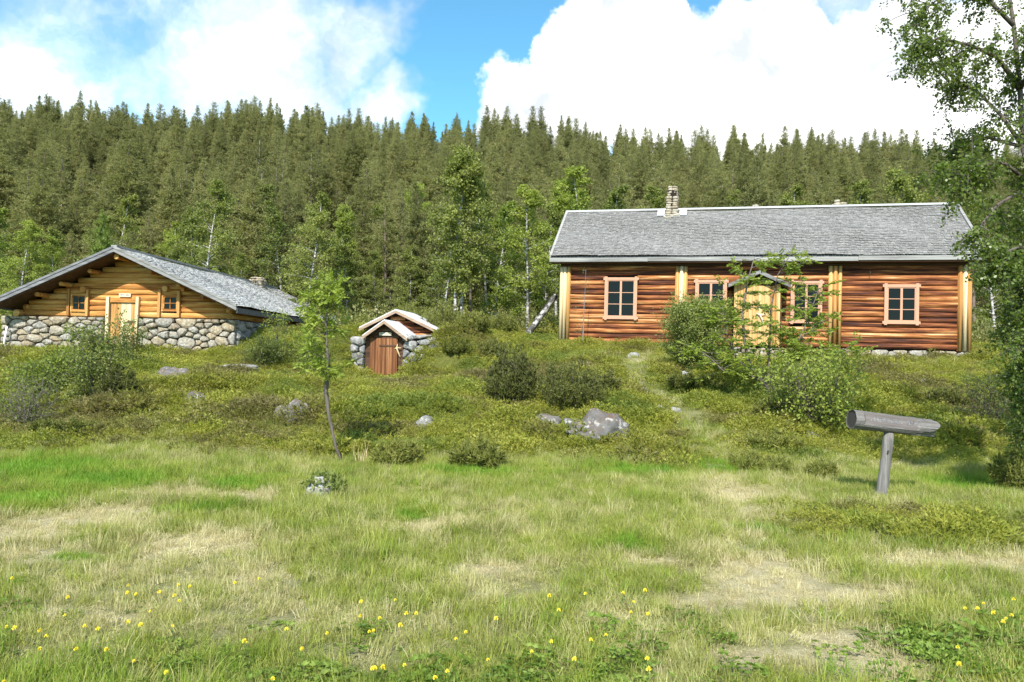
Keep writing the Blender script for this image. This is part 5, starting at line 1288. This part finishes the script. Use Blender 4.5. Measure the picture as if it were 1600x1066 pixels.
# ------------------------------------------------------------------ big birch at the right edge
def build_big_birch():
    rng = np.random.default_rng(90); Y = 10.0; bx = at_depth(1668, 700, Y)[0]; b = np.array([bx, Y, gz(bx, Y)]); wood = MB(); C = []; A = []
    P2 = lambda L: [np.array(at_depth(x + 24, y, Y + dy)) - b for x, y, dy in L]
    limbs = [([(1668, 800, 0), (1660, 620, 0), (1645, 450, 0), (1628, 360, -.1), (1600, 310, -.1), (1588, 290, -.1), (1575, 230, 0), (1570, 140, .1), (1560, 40, .2), (1545, -60, .2), (1530, -150, .2)], .066),
             ([(1645, 450, 0), (1650, 300, .4), (1655, 150, .6), (1645, 0, .8), (1635, -180, .8)], .06), ([(1600, 310, -.1), (1560, 305, -.3), (1535, 320, -.5), (1510, 350, -.6), (1495, 380, -.6)], .028), ([(1570, 140, .1), (1535, 90, 0), (1490, 70, -.2), (1440, 60, -.3), (1412, 75, -.3)], .03),
             ([(1575, 230, 0), (1540, 180, .2), (1500, 140, .3), (1460, 130, .4), (1430, 100, .4)], .028), ([(1590, 290, 0), (1545, 255, -.2), (1515, 258, -.2), (1490, 262, -.3), (1470, 270, -.3)], .026), ([(1560, 40, .2), (1520, 0, .2), (1480, -20, .3), (1440, 0, .4), (1415, 20, .4)], .028),
             ([(1650, 480, 0), (1600, 440, .3), (1585, 440, .4), (1570, 470, .5), (1560, 520, .5)], .03), ([(1655, 560, 0), (1610, 520, -.2), (1595, 520, -.4), (1580, 560, -.5), (1572, 620, -.5)], .028), ([(1660, 640, 0), (1620, 590, .2), (1595, 585, .2), (1582, 620, .2), (1575, 670, .2)], .026),
             ([(1640, 430, 0), (1590, 395, -.4), (1570, 385, -.5), (1545, 395, -.6), (1530, 415, -.6)], .028), ([(1570, 140, .1), (1610, 60, -.4), (1640, 20, -.6)], .03), ([(1590, 290, 0), (1620, 230, -.5), (1640, 200, -.8)], .03), ([(1575, 230, 0), (1520, 215, .5), (1480, 225, .6), (1455, 250, .7)], .026), ([(1650, 500, 0), (1610, 480, -.6), (1585, 500, -.8), (1580, 560, -.9)], .026), ([(1648, 470, 0), (1620, 410, .6), (1580, 350, .8), (1550, 330, .9)], .028), ([(1660, 600, 0), (1700, 500, 0), (1740, 430, .2)], .04), ([(1655, 350, .4), (1720, 260, .4), (1760, 200, .6)], .04), ([(1650, 150, .6), (1720, 80, .6), (1760, 60, .6)], .035)]
    for L, r in limbs:
        pp = P2(L); n = len(pp); tr = r > .055; wood.tube(pp, [r * (1 - .82 * i / (n - 1)) + .003 for i in range(n)], 8 if tr else 6)
        for i in range(32 if tr else (9 if L[-1][0] < 1500 and L[-1][1] > 370 else 32 if L[-1][1] > 380 else 24)):
            t = (rng.uniform(.45, 1) if tr else rng.uniform(.18, 1)) * (n - 1) * .999; k = int(t); f = t - k; q = pp[k] * (1 - f) + pp[k + 1] * f; tan = unit(pp[k + 1] - pp[k]); az = rng.normal(size=3)
            bp = curve(q, unit(tan * (.4 if tr else .7) + az * .6 + np.array([0, 0, .05])), rng.uniform(.25, .62) * (.75 if L[-1][1] > 320 else 1), 5, .55, .14, rng); wood.tube(bp, [.009, .007, .005, .004, .003, .002], 4, False); BP = np.array(bp)
            for u in range(6):
                v = rng.uniform(.8, 5); kk = min(int(v), 4); qq = BP[kk] * (1 - (v - kk)) + BP[kk + 1] * (v - kk); sp = np.array(curve(qq, unit(tan * .3 + rng.normal(size=3)), rng.uniform(.12, .34), 3, .8, .15, rng)); wood.tube(sp, [.003, .0025, .002, .0015], 3, False)
                m = 18; w = rng.random(m) * 3; wi = np.minimum(w.astype(int), 2); wf = (w - wi)[:, None]; C.append(sp[wi] * (1 - wf) + sp[wi + 1] * wf + rng.normal(size=(m, 3)) * .025); A.append(unit(rng.normal(size=(m, 3)) * .75 + np.array([0, 0, -.45])))
    C = np.concatenate(C); A = np.concatenate(A); N = len(C); Q = leaf_quads(C, A, .047 * rng.uniform(.65, 1.2, N), .035 * rng.uniform(.7, 1.15, N), rng)
    plant('birch_tree', 'large near birch with drooping branches filling the right picture edge', 'birch tree', tuple(b), wood, Q, M['bark'], M['birch_near'], wname='trunk', lname='crown')
build_big_birch()

# ------------------------------------------------------------------ meadow, heath and forest floor cover
def blades(seed, n, rad, h, wd, lean, flat=0.0):
    """a tuft of curved grass blades, two bent quads each"""
    r = np.random.default_rng(seed); g = r.uniform(0, 6.28, n); q = np.sqrt(r.random(n)) * rad; C = np.stack([q * np.cos(g), q * np.sin(g), np.zeros(n) - .01], 1)
    az = r.uniform(0, 6.28, n); ln = r.uniform(.4, 1.15, n) * h; le = np.abs(r.normal(size=n)) * lean + flat
    o = np.stack([np.cos(az), np.sin(az), np.zeros(n)], 1); s = np.stack([-np.sin(az), np.cos(az), np.zeros(n)], 1); s = unit(s + r.normal(size=(n, 3)) * .4)
    up = np.array([0, 0, 1.0]); w = wd * r.uniform(.6, 1.3, n)[:, None]; l = ln[:, None]; le = le[:, None]
    m = C + (up * np.cos(le * .5) + o * np.sin(le * .5)) * l * .55; e = m + (up * np.cos(np.minimum(le * 1.5, 1.75)) + o * np.sin(np.minimum(le * 1.5, 1.75))) * l * .5
    a = np.stack([C - s * w / 2, C + s * w / 2, m + s * w * .38, m - s * w * .38], 1); b = np.stack([m - s * w * .38, m + s * w * .38, e + s * w * .06, e - s * w * .06], 1)
    return np.concatenate([a, b])


def leafy(seed, n, rad, h, ln, wd, dome=True):
    r = np.random.default_rng(seed); g = r.uniform(0, 6.28, n); q = np.sqrt(r.random(n)) * rad; z = h * (1 - .7 * (q / rad) ** 2) * (r.random(n) ** .5)
    P = np.stack([q * np.cos(g), q * np.sin(g), z], 1); A = unit(np.stack([np.cos(g) * .6, np.sin(g) * .6, np.full(n, .7)], 1) + r.normal(size=(n, 3)) * .55)
    return leaf_quads(P, A, ln * r.uniform(.6, 1.2, n), wd * r.uniform(.7, 1.2, n), r)


def rosette(seed, n, rad, h, leaf):
    """low broad-leaved herb: stalks carrying hands of pointed leaflets"""
    r = np.random.default_rng(seed); C = []; A = []
    for i in range(n):
        g = r.uniform(0, 6.28); q = math.sqrt(r.random()) * rad; c = np.array([q * math.cos(g), q * math.sin(g), h * r.uniform(.35, 1) * (1 - .4 * q / rad)]); a0 = r.uniform(0, 6.28); t = r.normal(size=2) * .25
        for k in range(6): a = a0 + (k - 2.5) * .62; C.append(c); A.append(unit(np.array([math.cos(a), math.sin(a), .15 + t[0] * math.cos(a) + t[1] * math.sin(a)])))
    C = np.array(C); return leaf_quads(C, np.array(A), leaf * r.uniform(.8, 1.2, len(C)), leaf * .45, r, .15)


def sources(name, items):
    col = bpy.data.collections.new(name)
    for i, (nm, Q, mt) in enumerate(items):
        o = bpy.data.objects.new('%s_%02d' % (nm, i), poly_mesh(nm, Q, mt)); col.objects.link(o)
    return col


def blocked(x, y, pad=.05):
    """inside a building"""
    k = np.zeros(x.shape, bool)
    for F, a, b, c, d in ((HF, 0, HL, -.0, HD * 2), (CF, -CHW + .4, CHW - .4, 0, CDEP), (EF, -.75, .8, -.02, 1.5), (EF, -1.0, 2.1, 1.2, 4.3)):
        u = (x - F.o[0]) * F.r[0] + (y - F.o[1]) * F.r[1]; v = (x - F.o[0]) * F.d[0] + (y - F.o[1]) * F.d[1]; k |= (u > a - pad) & (u < b + pad) & (v > c - pad) & (v < d + pad)
    return k


def pick(rng, n, y0, y1, wide=.74, off=1.6):
    """random points over the wedge in view, even by area"""
    y = np.sqrt(rng.random(n) * (y1 ** 2 - y0 ** 2) + y0 ** 2); x = (rng.random(n) * 2 - 1) * (wide * y + off); return x, y


def build_cover():
    rng = np.random.default_rng(5)
    # --- grass
    col = sources('grass_sources', [('turf', blades(1, 60, .13, .042, .0056, 1.1), M['grass']), ('turf', blades(2, 60, .13, .052, .0056, 1.0), M['grass']), ('turf', blades(3, 64, .14, .034, .0056, 1.3), M['grass']),
                                    ('tall', blades(4, 60, .11, .15, .0052, .45), M['grass']), ('tall', blades(5, 60, .12, .12, .0052, .6), M['grass']), ('thatch', blades(6, 80, .15, .09, .0046, .5, 1.15), M['grass']), ('thatch', blades(7, 70, .15, .11, .0046, .5, 1.1), M['grass'])])
    x, y = pick(rng, 56000, 1.9, 14.5)
    x2, y2 = pick(rng, 16000, 14.0, 29)
    x = np.concatenate([x, x2]); y = np.concatenate([y, y2]); dry, lush, heath, pth, lawn = masks(x, y); n = len(x); u = rng.random(n)
    keep = ~blocked(x, y) & (u > heath * .93) & (rng.random(n) > pth * .35)
    far = y > 14; keep &= rng.random(n) > dry * .22 * (1 - lush)
    keep &= ~far | (rng.random(n) < np.maximum(np.maximum(lawn, lush), pth * .8))
    x, y, dry, lush, heath = x[keep], y[keep], dry[keep], lush[keep], heath[keep]; n = len(x); v = rng.random(n)
    idx = np.where(v < lush * .6 + .02, rng.integers(3, 5, n), rng.integers(0, 3, n)); th = rng.random(n) < dry * .75 * (1 - lush); idx = np.where(th, rng.integers(5, 7, n), idx)
    tint = np.clip(dry * (1 - lush * .8) * 1.0 + rng.normal(size=n) * .33 + .06 - lush * 1.3 - .28 * (1 - sst(3.2, 5.2, y)) + .12 * (fbm(x * .6, y * .6, 61, 3) > .52), -1, 1); tint = np.where(th, np.clip(tint + .35, 0, 1), tint)
    P = np.stack([x, y, ground(x, y)], 1); scl = rng.uniform(.55, 1.0, n) * np.where(y > 14, 1.5, np.where(y < 6, .84, 1)) * (1 - .25 * dry) * (.75 + .6 * fbm(x * 2.3, y * 2.3, 66, 2))
    scatter('grass', P, rng.uniform(0, 6.28, n), scl, tint, idx, col, 'green and straw-coloured meadow grass', 'grass', .2)
    # --- broad-leaved herbs close to the camera
    col = sources('herb_sources', [('herb', rosette(1, 14, .11, .08, .030), M['forb']), ('herb', rosette(2, 18, .14, .10, .034), M['forb']), ('herb', leafy(3, 90, .11, .07, .026, .012), M['forb'])])
    x, y = pick(rng, 5200, 1.9, 6.4); d = fbm(x * .9, y * .9, 71, 3); p = sst(.38, .66, d) * .75 * (1 - sst(3.9, 5.4, y)) * (1 - .95 * sst(.12, .32, x / y)); c = spot(1530, 1030, .55, .45); p = np.maximum(p, np.exp(-(((x - c[0]) / .5) ** 2 + ((y - c[1]) / .42) ** 2)) * .9)
    k = rng.random(len(x)) < p; x, y = x[k], y[k]; n = len(x); near = np.exp(-(((x - c[0]) / .5) ** 2 + ((y - c[1]) / .42) ** 2))
    scatter('herb_leaves', np.stack([x, y, ground(x, y)], 1), rng.uniform(0, 6.28, n), rng.uniform(.55, 1.15, n) * (1 + .15 * near), np.clip(rng.normal(size=n) * .25 - near, 0, 1), rng.integers(0, 3, n), col, 'broad-leaved herbs growing through the near grass', 'herbs', .12)
    # --- heath: crowberry, bilberry and creeping juniper
    jn = [needle_clump(s) for s in (1, 2)]
    col = sources('heath_sources', [('heath', leafy(11, 230, .20, .13, .030, .013), M['heath']), ('heath', leafy(12, 250, .22, .16, .032, .014), M['heath']), ('heath', leafy(13, 200, .19, .10, .028, .012), M['heath']), ('creeping_juniper', jn[0], M['heath']), ('creeping_juniper', jn[1], M['heath'])])
    x, y = pick(rng, 30000, 5.5, 33); dry, lush, heath, pth, lawn = masks(x, y); n = len(x)
    keep = ~blocked(x, y, .08) & (rng.random(n) < heath * (1 - .5 * lush)); keep &= (y < 30) | (rng.random(n) < .5)
    x, y = x[keep], y[keep]; n = len(x); a = fbm(x * .45, y * .45, 81, 4); c = fbm(x * 1.3, y * 1.3, 83, 3)
    g2 = fbm(x * .8, y * .8, 87, 4); brown = np.exp(-(((x + 5.5) / 4.0) ** 2 + ((y - 20.5) / 3.0) ** 2))
    tint = np.clip(sst(.52, .66, a) * .75 + rng.normal(size=n) * .22 + sst(.60, .74, c) * .6 + brown * .45 * (c > .42) - sst(.50, .64, g2) * 1.0 + .08, -1, 1)
    idx = np.where(c + rng.normal(size=n) * .07 < .50, rng.integers(3, 5, n), rng.integers(0, 3, n)); scl = rng.uniform(.75, 1.3, n) * np.where(y < 11.5, .75, 1.0) * (1 + .7 * sst(.5, .7, fbm(x * 1.1, y * 1.1, 85, 3)))
    scatter('heath_cover', np.stack([x, y, ground(x, y) - .02], 1), rng.uniform(0, 6.28, n), scl, tint, idx, col, 'carpet of crowberry, bilberry and creeping juniper on the slope', 'heath', .10)
    # --- scrub at the foot of the wood
    col = sources('scrub_sources', [('scrub', leafy(21, 420, .75, .9, .10, .055), M['birch']), ('scrub', leafy(22, 420, .8, 1.2, .11, .06), M['pine']), ('scrub', leafy(23, 380, .7, .7, .10, .05), M['heath'])])
    y = rng.uniform(31, 75, 2600); x = (rng.random(2600) * 2 - 1) * (.74 * y + 3); k = ~blocked(x, y, .5); x, y = x[k], y[k]; n = len(x)
    scatter('forest_scrub', np.stack([x, y, ground(x, y) - .05], 1), rng.uniform(0, 6.28, n), rng.uniform(.5, 1.35, n), rng.random(n) * .5, rng.integers(0, 3, n), col, 'leafy undergrowth at the foot of the wood', 'undergrowth', .05)


def needle_clump(seed):
    r = np.random.default_rng(seed); k = 46; g = r.uniform(0, 6.28, k); q = np.sqrt(r.random(k)) * .22; P = np.stack([q * np.cos(g), q * np.sin(g), .16 * (1 - .6 * (q / .22) ** 2) * r.uniform(.5, 1, k)], 1); D = unit(np.stack([np.cos(g), np.sin(g), np.full(k, .75)], 1))
    T = needle_sprigs(P, D, 7, .055, .012, r, .55); return np.concatenate([T, T[:, 2:3]], 1)[:, [0, 1, 2, 3]] if False else np.stack([T[:, 0], T[:, 1], T[:, 2] * .999 + T[:, 1] * .001, T[:, 2] * .999 + T[:, 0] * .001], 1)
build_cover()

# ------------------------------------------------------------------ globeflowers
def build_flowers():
    Z6 = [(46, 627), (520, 645), (735, 652), (278, 713), (516, 700), (718, 712), (733, 713), (610, 745), (30, 815), (152, 836), (335, 829), (522, 817), (556, 838), (186, 858), (385, 847), (707, 807), (290, 925), (440, 924), (545, 955), (25, 1046), (680, 1023), (1102, 1028), (1000, 907), (1240, 925), (1183, 842), (1348, 842), (1467, 740), (1470, 777), (1518, 832), (1555, 785), (1560, 990), (1535, 1010), (257, 765), (65, 848), (155, 905), (1075, 618), (968, 645), (640, 687), (775, 655), (555, 698)]
    Z8 = [(138, 392), (75, 467), (218, 462), (183, 467), (42, 510), (150, 522), (407, 520), (360, 537), (500, 487), (838, 385), (968, 380), (728, 448), (697, 405), (995, 437), (1070, 466), (850, 553), (913, 522), (710, 566), (327, 662), (783, 638), (80, 653), (57, 668), (170, 640), (1040, 627), (1070, 680), (475, 607), (635, 595), (1050, 387), (1015, 408), (290, 697)]
    px = [(a / 2.625, 660 + b / 2.625) for a, b in Z6] + [(560 + a / 2.353, 760 + b / 2.353) for a, b in Z8] + [(1492, 1003), (1497, 1037), (1506, 945), (1527, 948), (1552, 948), (1536, 935), (1584, 931), (1570, 960), (1567, 973), (1549, 956), (1585, 958)]
    r = np.random.default_rng(2); h = .17
    V = MB().tube([(0, 0, -.02), (.006, .004, h * .5), (0, 0, h)], [.0022, .002, .0018], 5).mesh('stem', M['stem'])
    P = []; A = []          # globe of overlapping petals
    for ring, (el, k) in enumerate(((-10, 7), (25, 7), (60, 5))):
        for i in range(k): a = 6.283 * (i + .5 * ring) / k; e = R(el); d = np.array([math.cos(a) * math.cos(e), math.sin(a) * math.cos(e), math.sin(e)]); P.append(np.array([0, 0, h + .008]) + d * .006); A.append(unit(d + np.array([0, 0, .55])))
    BL = poly_mesh('bloom', leaf_quads(np.array(P), np.array(A), .021, .020, r, -.3), M['petal'])
    LF = poly_mesh('leaf', rosette(5, 3, .035, .05, .03), M['stem'])
    for i, (a, b) in enumerate(px):
        q = hit(a, b); q = hit(a, b + h / q[1] * FPX * .9)
        side = 'left' if a < 530 else 'middle' if a < 1100 else 'right'
        t = thing('globeflower', {'left': 'round yellow globeflower on thin stem in the left part of the near meadow', 'middle': 'round yellow globeflower on thin stem in the middle of the near meadow', 'right': 'round yellow globeflower on thin stem by the leafy herbs at lower right'}[side], 'flower', tuple(q), r.uniform(0, 6.28), 'yellow globeflowers in the near meadow ' + side)
        s = r.uniform(.7, 1.1); t.scale = (s * .52, s * .52, s * .7); t.rotation_euler = (r.normal() * .08, r.normal() * .08, r.uniform(0, 6.28)); link('stem', V, t); link('bloom', BL, t); link('leaf', LF, t)
build_flowers()
